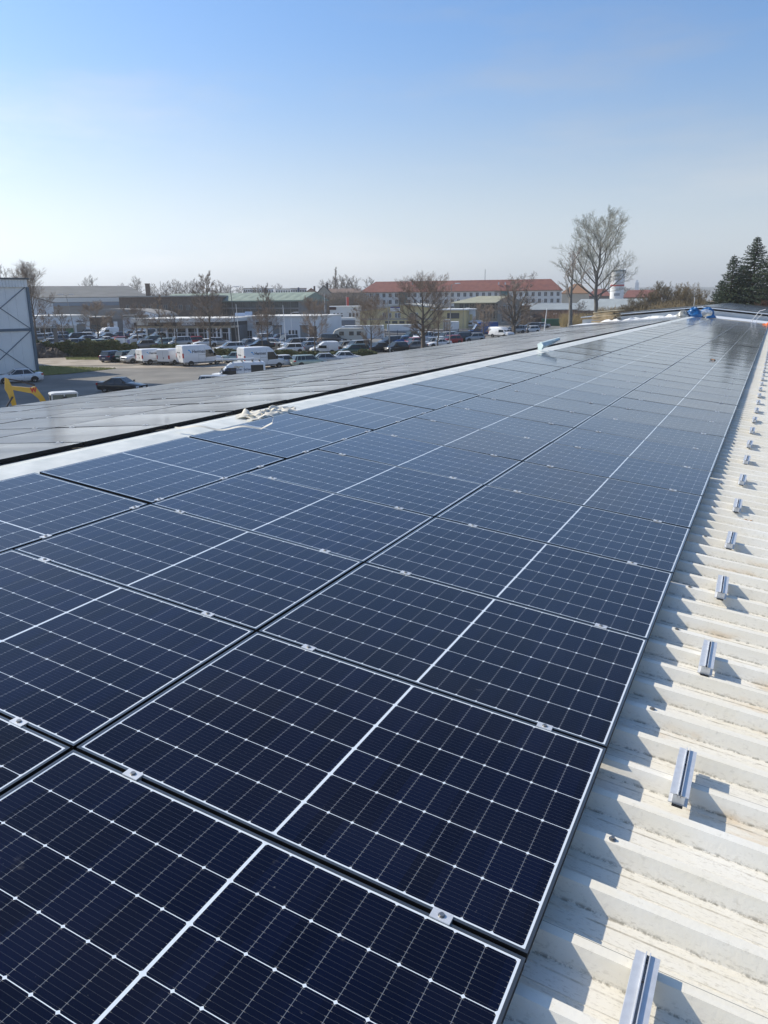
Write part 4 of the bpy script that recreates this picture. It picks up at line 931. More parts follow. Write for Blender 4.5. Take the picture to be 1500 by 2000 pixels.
for i in range(int((x1 - .3) / 1.1)): mb.box(i * 1.1, i * 1.1 + .05, -.022, 0, .1, zb_)
mb.build('cladding_seams', M_LGR, b.root)
pw = 6.3
for i in range(3):
    for (za, zc) in ((.2, z_m - .2), (z_m + .12, zb_)):
        xa = x1 - .32 - pw * (i + 1); xb = xa + pw - .1
        mb = MB(); mb.tube([(xa, -.045, za), (xb, -.045, zc)], .055, 4); mb.tube([(xa, -.03, zc), (xb, -.03, za)], .055, 4); mb.build('cross_brace', M_STL, b.root)
    mb = MB(); mb.box(xa - .1, xa + .1, -.13, .0, 0, zb_); mb.build('column', M_STL, b.root)

hb = MB(); hb.box(-122, -80, 22, 56.5, GZ, GZ + 27); hb.build('unseen_shadow_caster', M_LGR, b.root, b.inv)  # unseen block added left of the frame to cast the shadow on the yard
# --- long dark-roofed hall far left
b = Bld('factory_hall', 'long factory hall with dark grey roof and white upper band, left background', 'factory hall', 18, 283, 278)
xx = lambda px, py: b.pt(px, py)[0]; zz = lambda py: b.pt(160, py)[1]
mb = MB(); mb.box(0, b.L, 0, 40, 0, zz(582)); mb.build('wall', mat('beige_band', (.30, .27, .24), .8), b.root)
mb = MB(); V = [(xx(10, 570), -.5, zz(580.5)), (xx(290, 570), -.5, zz(580.5)), (xx(258, 562), 20, zz(556)), (xx(10, 562), 20, zz(556)), (xx(290, 570), 40.5, zz(580.5)), (xx(10, 570), 40.5, zz(580.5))]
mb.add(V, [(0, 1, 2, 3), (2, 4, 5, 3), (1, 4, 2), (0, 3, 5), (0, 5, 4, 1)]); mb.build('roof', M_ROOFD, b.root)
b.box('upper_band', M_WR, 40, 232, 581.5, 590, -.4, 0); b.box('lower_band', mat('blue_grey_band', (.22, .27, .33), .6), 100, 232, 590.5, 597, -.3, 0)
g = Bld('gabled_hall', 'low hall with wide white gable left of the tall slender trees', 'hall', 38, 104, 255)
mb = MB(); zl_ = g.pt(70, 605)[1]; mb.prism([(0, 0), (g.L, 0), (g.L, g.pt(100, 592)[1]), (g.L * .12, g.pt(45, 573.5)[1]), (0, g.pt(40, 575)[1])], 0, 14); mb.build('wall', M_BWALL, g.root)
mb = MB(); mb.prism([(-.4, g.pt(40, 575)[1]), (g.L * .12, g.pt(45, 573.5)[1]), (g.L + .4, g.pt(101, 592)[1]), (g.L + .4, g.pt(101, 591)[1]), (g.L * .12, g.pt(45, 572.5)[1]), (-.4, g.pt(40, 574)[1])], -.4, 14.4); mb.build('roof', M_ROOFD, g.root)

# --- vaulted hall behind the left showroom
b = Bld('vaulted_hall', 'hall with low grey barrel roof behind the white showroom', 'hall', 112, 308, 215, 208)
zb2 = b.pt(200, 623)[1]; zt2 = b.pt(200, 603.5)[1]; n = 20
arc = [(b.L * (.5 - .5 * math.cos(math.pi * k / n)), zb2 + (zt2 - zb2) * math.sin(math.pi * k / n) ** .75) for k in range(n + 1)]
mb = MB(); mb.prism(arc, -.3, 24); mb.build('roof', mat('grey_vault', (.24, .235, .225), .8, var=.06), b.root, smooth=30)
mb = MB(); mb.box(0, b.L, 0, 24, 0, zb2); mb.build('wall', M_GREYW, b.root)
mb = MB(); xe0 = b.L * .74; arc2 = [(x, z - .15) for x, z in arc if x >= xe0]; mb.prism([(xe0, zb2 - .5)] + arc2 + [(b.L, zb2 - .5)], -.36, -.30); mb.build('white_gable_field', M_WHITE, b.root)
# --- white showroom far left
b = Bld('car_showroom', 'flat white car showroom with garage door and green poster at far left', 'showroom', 46, 172, 186, 190)
mb = MB(); zt3 = b.pt(110, 617)[1]; mb.box(0, b.L, 0, 16, 0, zt3 - .2); mb.build('wall', M_BWALL, b.root)
mb = MB(); mb.box(-.2, b.L + .2, -.3, 16, zt3 - .2, zt3 + .1); mb.build('roof', M_WR, b.root)
b.box('canopy', M_WHITE, 50, 150, 633.5, 637.5, -1.2, 0)
for i in range(8): b.win(56 + i * 11, 65 + i * 11, 641, 657, 0, M_WF, bars=0)
b.box('green_poster', mat('poster_green', (.02, .15, .06), .5), 128, 145, 641, 655, -.08, 0)
b.box('garage_door', mat('garage_grey', (.20, .20, .19), .6), 149, 167, 633, 656, -.06, 0); b.box('door_lintel', M_DARKF, 149, 167, 627, 628.5, -.05, 0)
# --- brown brick annex with two banners
b = Bld('brick_annex', 'brown brick annex with two white banners beside the flat showroom', 'building', 172, 221, 190)
b.box('wall', M_BRICK, 172, 219, 620.5, 660, 0, 12, True); b.box('roof_trim', M_CONC, 171, 221, 618.5, 620.5, -.4, 12.2)
b.box('banner', M_WHITE, 209, 214, 630, 652, -.12, -.05); b.box('banner', M_WHITE, 221.5, 229, 628, 656, -.12, -.05)
b.box('shop_window', M_PANE, 175, 200, 634, 654, -.05, 0)
b = Bld('white_annex', 'plain white wall section between the brick annex and the glass showroom', 'building', 238, 288, 194)
b.box('wall', M_BWALL, 239, 290, 618, 660, 0, 10, True); b.box('roof', M_ROOFD, 238, 291, 616, 618, -.3, 10.2)

# --- dark brick block with chimney
b = Bld('brick_block', 'long dark brick block with small windows behind the glass showroom', 'building', 232, 425, 242, 234)
b.box('wall', M_BRICK, 232, 425, 580, 645, 0, 22, True); b.box('roof', M_CONC, 230, 426, 577.5, 580, -.4, 22.4)
for i in range(12): b.win(247 + i * 14.6, 253.5 + i * 14.6, 596, 605, 0, M_CONC, bars=1)
c = Bld('brick_chimney', 'square dark chimney stack rising from the brick block roof', 'chimney', 282.5, 293, 256)
c.box('shaft', M_BRICK, 283, 292.5, 555, 640, 0, 1.6, True); c.box('crown', M_BRICK, 282.3, 293.2, 553.6, 555.2, -.15, 1.75)
# --- long hall with green folded roof
b = Bld('green_roof_hall', 'long dark glazed hall with pale green folded metal roof', 'factory hall', 300, 588, 250, 230)
x0 = b.pt(300, 590)[0]; xs_ = b.pt(425, 590)[0]; x1 = b.pt(587, 590)[0]; ze = b.pt(500, 587)[1]; zr = b.pt(440, 571.5)[1]
mb = MB(); mb.box(xs_, x1, 0, 24, 0, ze); mb.build('wall', M_GREYW, b.root)
mb = MB(); nb = 17; w0 = (x1 + .6 - x0) / nb
for i in range(nb):
    a = x0 - 8 + i * w0 + 8 * (i >= 0); mb.add([(a, -.2, ze), (a + w0, -.2, ze), (a + w0 / 2, 5, ze + (zr - ze) * .5), (a, 12, zr), (a + w0, 12, zr), (a, 24, ze), (a + w0, 24, ze)], [(0, 1, 2), (0, 2, 3), (1, 4, 2), (2, 4, 3), (3, 4, 6, 5)])
mb.add([(x1 + .6, -.2, ze), (x1 + .6, 24, ze), (x1 + .6, 12, zr), (x1 - w0, 12, zr), (x1 - w0, -.2, ze), (x1 - w0, 24, ze)], [(0, 1, 2), (0, 2, 3, 4), (1, 5, 3, 2)]); mb.add([(x0 - .5, -.5, ze - .35), (x1 + .8, -.5, ze - .35), (x1 + .8, 24, ze - .35), (x0 - .5, 24, ze - .35), (x0 - .5, -.5, ze), (x1 + .8, -.5, ze), (x1 + .8, 24, ze), (x0 - .5, 24, ze)], [(0, 3, 2, 1), (4, 5, 6, 7), (0, 1, 5, 4), (1, 2, 6, 5), (2, 3, 7, 6), (3, 0, 4, 7)])
mb.build('roof', M_COPPER, b.root)
mg = mat('dark_glazing', (.05, .06, .058), .25, var=.3, scale=.5)
for i in range(10): b.win(428 + i * 15.6, 442 + i * 15.6, 590, 600, 0, M_DARKF, gl=mg, bars=3)
for i in range(10): b.win(428 + i * 15.6, 442 + i * 15.6, 604, 618, 0, M_BRICK, gl=mg, bars=2)

# --- glass car showroom with AUTO board
b = Bld('glass_showroom', 'glazed car showroom with thick white roof edge and dark AUTO board', 'showroom', 264, 452, 150, 143)
zr_ = b.pt(360, 621.5)[1]; zf_ = b.pt(360, 629)[1]; zf2 = b.pt(360, 636.5)[1]
mb = MB(); mb.box(-.3, b.L + .2, -1.6, 15, zf_, zr_); mb.build('roof', M_WR, b.root)
mb = MB(); mb.box(0, b.L, -1.2, 14.8, zf2, zf_); mb.build('fascia', mat('dark_fascia', (.055, .05, .048), .6), b.root)
xg = b.pt(327, 650)[0]
mb = MB(); mb.box(xg, b.L, 3.5, 15, 0, zf2); mb.build('wall', M_GREYW, b.root)
mb = MB(); mb.box(0, b.L, -.9, 3.5, zf2 - .35, zf2); mb.build('soffit', M_CREAM, b.root)
for i, px in enumerate((290, 309, 329, 348, 369, 389, 408, 426, 434, 450)):
    x, _ = b.pt(px, 650); mb = MB(); mb.box(x - .12, x + .12, -.8, -.5, 0, zf2 - .35); mb.build('column', M_WHITE, b.root)
for i in range(7):
    x, _ = b.pt(329 + i * 17.6, 650); x2, _ = b.pt(345 + i * 17.6, 650); b.winl(x, x2, .5, zf2 - 1.3, .0, M_WF, 'shop_window', bars=1); 
    b.winl(x, x2, zf2 - 1.15, zf2 - .5, .0, M_WF, 'shop_window', bars=0)
x, z = b.pt(355, 636, -1.2); x2, z2 = b.pt(380, 629.5, -1.2)
mb = MB(); mb.box(x, x2, -1.26, -1.21, z + .05, z2); sg = mb.build('sign_board', M_WHITE, b.root)
txt('AUTO', (z2 - z) * .9, Matrix(((1, 0, 0, x + (x2 - x) * .42), (0, 0, -1, -1.27), (0, 1, 0, z + .14), (0, 0, 0, 1))), M_TXT, 'lettering', sg, fitw=(x2 - x) * .52, bold=.01)
mb = MB(); mb.box(x + .1, x + (x2 - x) * .36, -1.28, -1.262, z + .2, z + .28); mb.box(x + .1, x + (x2 - x) * .36, -1.28, -1.262, z + .36, z + .42); mb.build('small_print', mat('blue_grey_print', (.15, .2, .3), .6), sg)
x, z = b.pt(267, 636, -1.2); x2, z2 = b.pt(289, 629.5, -1.2); mb = MB(); mb.box(x, x2, -1.26, -1.21, z + .05, z2); mb.build('sign_board', M_BWALL, b.root)

# --- white workshop building
b = Bld('workshop_building', 'long white flat workshop with blue sign boards and roller doors', 'workshop', 447, 622, 152, 146)
b.box('wall', M_BWALL, 447, 622, 619, 690, 0, 16, True); b.box('roof', M_WR, 446, 623, 617, 619.3, -.25, 16.2)
for p0, p1, mm in ((452, 475, M_WHITE), (475.5, 482, M_DARKF), (483, 495, M_WHITE), (500, 512, M_DARKF), (516, 531, M_DARKF)):
    sgn = b.box('sign_board', mm, p0, p1, 628.5, 635.5, -.14, -.02)
x, z = b.pt(456, 634.6, -.15); txt('ATU', .62, Matrix(((1, 0, 0, x), (0, 0, -1, -.15), (0, 1, 0, z), (0, 0, 0, 1))), M_TB, 'lettering', b.root, fitw=1.4, bold=.02)
b.box('roof_sign', mat('light_blue_board', (.35, .45, .62), .6), 459, 478, 611, 617.5, 1.0, 1.2); b.box('roof_sign', mat('light_blue_board2', (.30, .40, .55), .6), 478.5, 492, 608.5, 616.5, 2.0, 2.2)
for i in range(3): b.win(456 + i * 13, 466 + i * 13, 646, 670, 0, M_WF, 'shop_window', bars=1, cross=1)
for p0, p1 in ((533, 550), (586, 601)): b.box('roller_door', mat('roller_grey', (.20, .22, .23), .6, var=.1), p0, p1, 637, 672, -.06, 0); b.box('door_frame', M_DARKF, p0 - 1, p1 + 1, 635.3, 637, -.09, 0)
b.box('roller_door', M_BRICK, 604, 618, 637, 672, -.06, 0)
for i in range(3): b.win(564 + i * 6.5, 568 + i * 6.5, 645, 655, 0, M_WF, bars=0)

# --- far apartment blocks
def flats(px0, px1, pt_, D, label, m, cols, rws, roofm=M_CONC, row_px=8, accent=None):
    b = Bld('apartment_block', label, 'apartment block', px0, px1, D)
    b.box('wall', m, px0, px1, pt_ + 1, 640, 0, 11, True); b.box('roof', roofm, px0 - .5, px1 + .5, pt_, pt_ + 1.2, -.4, 11.4)
    if accent: b.box('stair_tower', accent, px0 + (px1 - px0) * .45, px0 + (px1 - px0) * .55, pt_ - 1.5, 620, -.7, 0)
    for j in range(rws):
        for i in range(cols):
            p = px0 + (px1 - px0) * (i + .5) / cols
            if accent and abs(i + .5 - cols / 2) < .7: continue
            b.win(p - 1.3, p + 1.3, pt_ + 4 + j * row_px, pt_ + 7.6 + j * row_px, 0, bars=0)
    return b
M_NAVY = mat('navy_panel', (.06, .09, .17), .7)
flats(475, 501, 562.5, 372, 'white far block of flats behind the green roof hall, left one', M_WHITE, 6, 2)
flats(501.5, 534, 563, 380, 'pale far block of flats with dark stair strip, second from left', M_BWALL, 7, 2, accent=M_NAVY)
flats(538, 567, 563.5, 360, 'white far block of flats right of the thin tall tree', M_WHITE, 6, 4)
flats(567.5, 598.5, 562.5, 352, 'pale blue far block of flats with navy stair strip, beside the brown house', M_BWALL, 7, 4, accent=M_NAVY)
# gabled old houses
def gable(px0, px1, pa, pe, D, label, wallm, roofm, side=1, dep=22, wins=3):
    b = Bld('gabled_house', label, 'house', px0, px1, D); xa0, ze = b.pt(px0, pe); xa1, _ = b.pt(px1, pe); _, zr = b.pt((px0 + px1) / 2, pa)
    mb = MB(); mb.prism([(xa0, 0), (xa1, 0), (xa1, ze), ((xa0 + xa1) / 2, zr), (xa0, ze)], 0, dep); mb.build('wall', wallm, b.root)
    mb = MB(); e = .5; xm = (xa0 + xa1) / 2
    mb.prism([(xa0 - e, ze - .35), (xm, zr + .05), (xa1 + e, ze - .35), (xa1 + e, ze), (xm, zr + .45), (xa0 - e, ze)], -.3, dep + .3); r_ = mb.build('roof', roofm, b.root)
    mb = MB(); mb.box(xm + 1, xm + 1.8, 4, 4.8, zr - 2.2, zr + 1.3); mb.build('chimney', M_BRICK, r_)
    for j in range(wins):
        for i in range(3): x = xa0 + (xa1 - xa0) * (.25 + .25 * i); b.winl(x - .45, x + .45, ze - 2.2 - j * 3, ze - .9 - j * 3, 0, bars=0)
    return b
gable(598, 618, 564.5, 571, 345, 'reddish brown far house beside the pale blue flats', mat('old_pink_render', (.34, .24, .19), .85), M_RED, wins=2)
gable(618, 648, 558.5, 575, 318, 'cream gabled house with dark roof left of the poplar group', M_CREAM, M_ROOFD)
b = Bld('row_house', 'long brown roofed house behind the poplar group', 'house', 640, 704, 330)
x0, ze = b.pt(640, 572); x1, _ = b.pt(704, 572); zr = b.pt(670, 563)[1]
b.box('wall', mat('grey_brown_render', (.22, .19, .16), .85), 640, 704, 572, 640, 0, 12, True); b.roof('roof', mat('brown_roof', (.17, .12, .10), .85, var=.1), x0, x1, 0, 12, ze, zr)
# --- white office with dark sign
b = Bld('white_office', 'white low office with dark sign board and six windows', 'office building', 643, 706, 216)
b.box('wall', M_BWALL, 644, 706, 599, 645, 0, 12, True); b.box('roof_edge', M_WHITE, 643, 707, 597.8, 599.3, -.25, 12.2)
b.box('sign_board', mat('dark_red_sign', (.06, .02, .022), .6), 643, 656.5, 599.5, 605, -.3, -.26)
for p in (653, 660, 667, 683.5, 690.5, 697.5): b.win(p - 1.9, p + 1.9, 611.5, 618.5, 0, M_WF, bars=0)
mb = MB(); x, z = b.pt(688, 604, -.08); mb.prism([(x, z), (x + .6, z + .3), (x + .4, z + .35), (x + .9, z), (x + .6, z - .05)], -.1, -.05); mb.build('wall_mark', M_DARKF, b.root)
f = Bld('banner_flag', 'tall narrow red banner rising behind the white office', 'banner', 676, 681.5, 232)
f.box('cloth', mat('banner_red', (.55, .08, .06), .7), 676.4, 681.2, 580.5, 599.5, 0, .06); f.box('pole', M_ALU, 675.7, 676.3, 579, 640, 0, .12, True)
b = Bld('grey_container_wall', 'grey metal storage wall with goods on top below the white office', 'storage building', 644, 696, 195)
b.box('wall', mat('slate_panel', (.16, .175, .20), .6, var=.06), 644, 694, 625.5, 650, 0, 5, True); b.box('covered_goods', M_WR, 652, 693, 621, 625.5, .5, 4); b.box('post', M_LGR, 661.5, 662.7, 624, 650, -.1, 0, True)

# --- the long red-roofed block
b = Bld('red_roof_block', 'long three-storey pale block with red hipped roof', 'apartment block', 704, 1095.5, 345, 335)
x0, ze = b.pt(704, 570.5); x1, ze1 = b.pt(1095.5, 567); ze = (ze + ze1) / 2; zr = b.pt(900, 546.8)[1]
mb = MB(); mb.box(0, b.L, 0, 13, 0, ze); mb.build('wall', mat('block_render', (.66, .66, .64), .85, var=.05, scale=.3), b.root)
b.roof('roof', M_RED, 0, b.L, 0, 13, ze, zr, 6, 5, .5)
stz = (786, 985)
for j, (w0, w1) in enumerate(((573.5, 581), (586.5, 594), (599.5, 607))):
    px = 713.5; i = 0
    while px < 1092:
        if not any(abs(px - s_) < 11 for s_ in stz) and (j < 2 or px < 1000) and not (j == 2 and i % 2): 
            sl = (px - 704) * -.0085; b.win(px - 2.7, px + 2.7, w0 + sl, w1 + sl, 0, M_WF, bars=1)
        px += 12.15; i += 1
for s_ in stz: b.box('stair_glazing', M_TEAL, s_ - 7.5, s_ + 9, 571 - (s_ - 704) * .0085, 594, -.12, 0)
for p in (805, 973, 986): b.box('roof_vent', M_LGR, p, p + 1.8, 551, 556, 2.0, 3.0)

# --- yellow rendered building
b = Bld('yellow_building', 'yellow rendered low building with shallow gable and blue sign', 'commercial building', 703, 914, 205, 198)
W_ = lambda px, py, y=0: b.pt(px, py, y)
pts = [W_(703, 640), W_(846, 640), W_(846, 601), W_(790, 595), W_(703, 608)]; pts[0] = (pts[0][0], 0); pts[1] = (pts[1][0], 0)
mb = MB(); mb.prism(pts, 0, 18); mb.build('wall', M_YEL, b.root)
mb = MB(); q = [W_(702, 608.5), W_(790, 595.5), W_(848, 601.5)]; mb.prism([(x, z) for x, z in q] + [(x, z + .35) for x, z in q[::-1]], -.5, 18.3); mb.build('roof', mat('pale_roof', (.42, .42, .38), .7), b.root)
b.box('extension_wall', M_YEL, 846.3, 911, 606, 640, .4, 14, True); b.box('roof_edge', M_LGR, 838, 914, 603.6, 606, -.2, 14.2)
sgn = b.box('sign_board', M_WHITE, 762, 781, 599, 608, -.12, -.03); b.box('sign_stripe', mat('sign_blue', (.07, .07, .28), .6), 762.5, 780.5, 599, 601.6, -.15, -.121)
x, z = b.pt(763, 601.4, -.16); 
for p0, p1 in ((748, 753.5), (760, 764), (772, 776), (777, 782), (801, 808), (811, 816)): b.win(p0, p1, 611.5, 620.5, 0, M_WF, bars=1)
b.box('shop_window', M_PANE, 873.5, 897, 611.5, 622, .33, .39); b.box('lower_band', M_CONC, 704, 846, 622, 624.5, -.06, 0)
for i in range(5): b.box('ground_floor_window', M_PANE, 752 + i * 14, 762 + i * 14, 627, 632, -.05, 0)
b = Bld('small_blue_house', 'small pale blue house end beside the yellow building', 'building', 911, 929, 202)
b.box('wall', M_BWALL, 911, 929, 605.5, 645, 0, 9, True); b.box('door', M_YEL, 917, 923, 614, 631, -.06, 0); b.box('roof_edge', M_WHITE, 910.5, 929.5, 603.5, 605.5, -.2, 9.2)
# --- olive roofed glazed building
b = Bld('olive_roof_building', 'dark glazed building with olive hipped roof in front of the red-roofed block', 'building', 884, 984, 240, 234)
x0, ze = b.pt(884, 591.5); x1, _ = b.pt(984, 591.5); zr = b.pt(930, 578)[1]
mb = MB(); mb.box(x0 + .5, x1, 0, 16, 0, ze); mb.build('wall', mat('olive_grey_wall', (.18, .18, .15), .8), b.root); b.roof('roof', M_OLIVE, x0, x1, 0, 16, ze, zr, 6, 2, .8)
for i in range(8): b.win(898 + i * 10.2, 905 + i * 10.2, 593.5, 603, 0, M_DARKF, bars=1)
for i in range(7): b.win(938 + i * 6.4, 942.5 + i * 6.4, 607, 622, 0, M_CONC, bars=0)
b = gable(972, 1018, 578.5, 591, 222, 'grey gabled house in front of the red-roofed block, right part', mat('grey_gable', (.24, .24, .22), .85), mat('grey_tiles', (.22, .22, .20), .8), wins=2)
b = Bld('orange_brown_shed', 'small ochre lean-to right of the grey gabled house', 'shed', 1018, 1036, 226)
b.box('wall', mat('ochre', (.36, .22, .12), .85), 1018, 1035, 598, 640, 0, 6, True); b.box('roof', M_BROWN, 1017, 1037, 596.5, 598, -.3, 6.3)
# --- grey sheet roof shed with brown wall, and the barn to its right
b = Bld('long_shed', 'long low shed with pale grey roof and red-brown wall beyond the parked cars', 'shed', 1020, 1128, 262)
x0, ze = b.pt(1020, 605); x1, _ = b.pt(1128, 605); zr = b.pt(1070, 592.5)[1]
b.box('wall', M_BROWN, 1062, 1128, 605, 640, 0, 14, True); b.box('wall', mat('slate_wall', (.16, .15, .145), .85), 1020, 1061.8, 605, 640, 0, 14, True); b.roof('roof', M_GREYR, x0, x1, 0, 14, ze, zr, 0, 0, .5)
b.box('loading_bay', M_BLACK, 1070, 1112, 612, 619, -.05, 0); b.box('notice_board', M_WHITE, 1080, 1088, 611.5, 614.5, -.15, -.06)
b = Bld('barn', 'large barn with grey roof and brown board wall right of the tall tree', 'barn', 1122, 1255, 292, 282)
x0, ze = b.pt(1122, 606.5); x1, _ = b.pt(1240, 606.5); zr = b.pt(1190, 583.5)[1]
mb = MB(); mb.box(x0, x1, 0, 18, 0, ze); mb.build('wall', M_BROWN, b.root)
mb = MB(); xr_ = b.pt(1256, 584)[0]; mb.add([(x0 - 2, -.6, ze), (x1 + .4, -.6, ze), (xr_ - 1.5, 9, zr), (x0 - 2, 9, zr), (xr_ + .4, 18.6, ze), (x0 - 2, 18.6, ze)], [(0, 1, 2, 3), (2, 4, 5, 3), (1, 4, 2), (0, 3, 5), (0, 5, 4, 1)]); mb.build('roof', M_GREYR, b.root)
for i in range(6): b.box('stable_door', M_BLACK, 1145 + i * 15, 1153 + i * 15, 611, 622, -.05, 0)
# --- brown houses behind the tall tree
b = Bld('ochre_roof_house', 'house with wide ochre brown hipped roof behind the tall bare tree', 'house', 1097, 1152, 385)
x0, ze = b.pt(1097, 573); x1, _ = b.pt(1152, 573); zr = b.pt(1125, 553.5)[1]; b.box('wall', M_CREAM, 1098, 1151, 573, 620, 0, 12, True); b.roof('roof', mat('ochre_tiles', (.26, .14, .075), .85, var=.12), x0, x1, 0, 12, ze, zr, 6, 5, .5)
for k, (p0, p1, pa, pe, D, la) in enumerate(((1150, 1192, 564, 578, 430, 'left of the two beside the silo'), (1216, 1292, 566, 581, 450, 'right of the white silo tower'))):
    b = Bld('red_roof_house', 'far red-roofed house, ' + la, 'house', p0, p1, D); x0, ze = b.pt(p0, pe); x1, _ = b.pt(p1, pe); zr = b.pt((p0 + p1) / 2, pa)[1]
    b.box('wall', mat('dark_wall', (.10, .09, .085), .85), p0, p1, pe, 620, 0, 12, True); b.roof('roof', M_RED, x0, x1, 0, 12, ze, zr, 3, 3, .5)
# silo tower and distant church tower
P_ = at(1203, 415); sl = empty('silo_tower', T(P_.x, P_.y, P_.z, away(P_)), 'white silo tower with a red band behind the bare tree', 'silo')
zt_ = zat(1203, 531, 415) - P_.z; rr_ = 3.3
mb = MB(); mb.cyl((0, 0, 0), rr_, zt_, 32); mb.build('shaft', M_WHITE, sl, smooth=40)
zb1, zb0 = zat(1203, 556, 415) - P_.z, zat(1203, 559.3, 415) - P_.z; mb = MB(); mb.cyl((0, 0, zb0), rr_ + .04, zb1 - zb0, 32); mb.build('red_band', mat('band_red', (.5, .04, .04), .6), sl, smooth=40)
mb = MB(); mb.cyl((0, 0, zt_), rr_ + .15, .9, 32); mb.build('cap', mat('teal_grey', (.16, .21, .22), .6), sl, smooth=40)
mbk = MB()
for i in range(4):
    z = zt_ * (.42 + .03 * i) if i < 2 else zt_ - 2.2 - (i - 2) * 1.7
    for k in range(5): a = R(-110 + k * 10); mbk.box((rr_) * math.cos(a) - .22, (rr_) * math.cos(a) + .22, (rr_ + .02) * math.sin(a) - .06, (rr_ + .02) * math.sin(a) + .1, z, z + .7)
mbk.build('faded_print', mat('grey_print', (.32, .33, .35), .7), sl)
b = Bld('church_tower', 'tiny white tower on the skyline right of the silo', 'tower', 1240.5, 1249, 700)
b.box('shaft', M_WHITE, 1241, 1248.5, 551, 600, 0, 4, True); b.box('belfry', M_WHITE, 1242.5, 1246.5, 546.5, 551, 1, 3)
# small structures of the lots
b = Bld('green_container', 'dark green freight container beyond the parked cars', 'container', 1057, 1106, 216)
b.box('box', mat('container_green', (.015, .12, .06), .5, var=.1), 1058, 1105, 623, 641, 0, 2.5); 
mb = MB()
for i in range(24): x, z = b.pt(1059 + i * 1.95, 624); _, z0 = b.pt(1059, 640); mb.box(x - .05, x + .05, -.04, 0, z0, z)
mb.build('corrugation', mat('container_green2', (.012, .10, .05), .5), b.root)
def boxtruck(px0, px1, pt_, pb, D, label, dep=2.5, m=M_BWALL, n=8, name='container', wheels=False):
    b = Bld(name, label, 'container' if name == 'container' else 'trailer', px0, px1, D); b.box('box', m, px0, px1, pt_, pb, 0, dep)
    mb = MB(); x0, zt_ = b.pt(px0, pt_); x1, zb_ = b.pt(px1, pb)
    for i in range(n + 1): x = x0 + (x1 - x0) * i / n; mb.box(x - .03, x + .03, -.035, 0, zb_, zt_)
    mb.box(x0, x1, -.04, 0, zt_ - .12, zt_ - .02); mb.build('edge_profile', M_LGR, b.root)
    if wheels:
        for fx in (.25, .75):
            w_ = MB(); w_.cyl((x0 + (x1 - x0) * fx, .05, zb_ - .35), .45, .3, 16, axis='y'); w_.build('wheel', M_TYRE, b.root)
    return b
boxtruck(673, 750, 636, 674, 150, 'big white storage box behind the caravan', 3.0, n=6)
boxtruck(756, 804, 634, 650, 180, 'white box trailer behind the dark fence, left one', name='trailer', wheels=True)
boxtruck(805.5, 826, 632, 650, 180, 'short white box trailer behind the large tree trunk', name='trailer', wheels=True, n=4)
boxtruck(866, 880, 624, 651, 172, 'dark grey cabin left of the small white shed', m=M_GREYW, n=3)
boxtruck(880.5, 896, 628, 651, 170, 'small white shed with round window beside the dark cabin', n=3)
# caravan
P_ = gp(683, 670); cv = empty('caravan', T(P_.x, P_.y, P_.z, away(P_) + R(2)), 'cream caravan with three windows standing before the white box', 'caravan')
mb = MB(); o_ = [(-2.9, .45), (2.6, .45), (2.85, .9), (2.75, 2.1), (2.4, 2.5), (-1.6, 2.55), (-2.5, 2.2), (-3.05, 1.2)]; mb.prism(o_, -1.1, 1.1); mb.build('body', mat('caravan_cream', (.56, .54, .47), .5), cv)
for x in (-1.4, .3, 1.6): mb = MB(); mb.box(x - .4, x + .4, -1.13, -1.1, 1.35, 2.0); mb.build('window', M_PANE, cv)
mb = MB(); mb.cyl((.2, -1.12, .33), .33, .3, 16, axis='y'); mb.build('wheel', M_TYRE, cv)
# dark fence behind the lot
A_, B_ = gp(752, 661), gp(1000, 655); L_ = (B_ - A_).length; fe = empty('fence', T(A_.x, A_.y, A_.z, math.atan2(B_.y - A_.y, B_.x - A_.x)), 'dark blue slatted fence between the lot and the trailers', 'fence')
MFN = mat('fence_blue', (.03, .05, .09), .6)
for i in range(int(L_ / 2.5) + 1): mb = MB(); mb.box(i * 2.5 - .05, i * 2.5 + .05, -.05, .05, -.3, 1.5); mb.build('post', MFN, fe)
mb = MB()
for k in range(4): mb.box(0, L_, -.02, .02, .35 + k * .28, .35 + k * .28 + .16)
mb.build('slats', MFN, fe)
# sign boards and pylons
def board(px0, px1, pt_, pb, Dp, label, m, mark=None, name='sign_board'):
    P0 = gp((px0 + px1) / 2, Dp); D = math.hypot(P0.x - CW.x, P0.y - CW.y); b = Bld(name, label, 'sign', px0, px1, D)
    b.box('panel', m, px0, px1, pt_, pb, 0, .12)
    for p in (px0 + (px1 - px0) * .15, px0 + (px1 - px0) * .85): b.box('post', M_ALU, p - .25, p + .25, pb - .5, Dp, .13, .23, True)
    if mark: b.box('printed_field', mark, px0 + (px1 - px0) * .3, px0 + (px1 - px0) * .75, pt_ + (pb - pt_) * .2, pb - (pb - pt_) * .25, -.015, 0)
board(225.5, 244, 660.5, 674, 681, 'white sign board standing in the hedge, left of the pair', M_WHITE, M_BWALL)
board(244.6, 256, 661.5, 674, 681, 'bluish sign board standing in the hedge, right of the pair', M_BWALL, mat('sign_lilac', (.30, .30, .48), .6))
b = Bld('pylon_sign', 'grey pylon sign with round mark among the cars at far left', 'sign', 101.5, 110, 140); b.box('panel', mat('pylon_grey', (.45, .47, .5), .5), 102, 109.5, 633, 641, 0, .4); b.box('mast', mat('pylon_brown', (.16, .15, .14), .6), 103, 111, 641.2, 667, .02, .38, True)
x, z = b.pt(105.8, 637); mb = MB(); mb.tube([(x + .3 * math.cos(a), -.01, z + .3 * math.sin(a)) for a in [i * math.pi / 8 for i in range(17)]], .035, 5); mb.box(x - .42, x + .42, -.03, 0, z - .05, z + .05); mb.build('round_mark', M_DARKF, b.root)
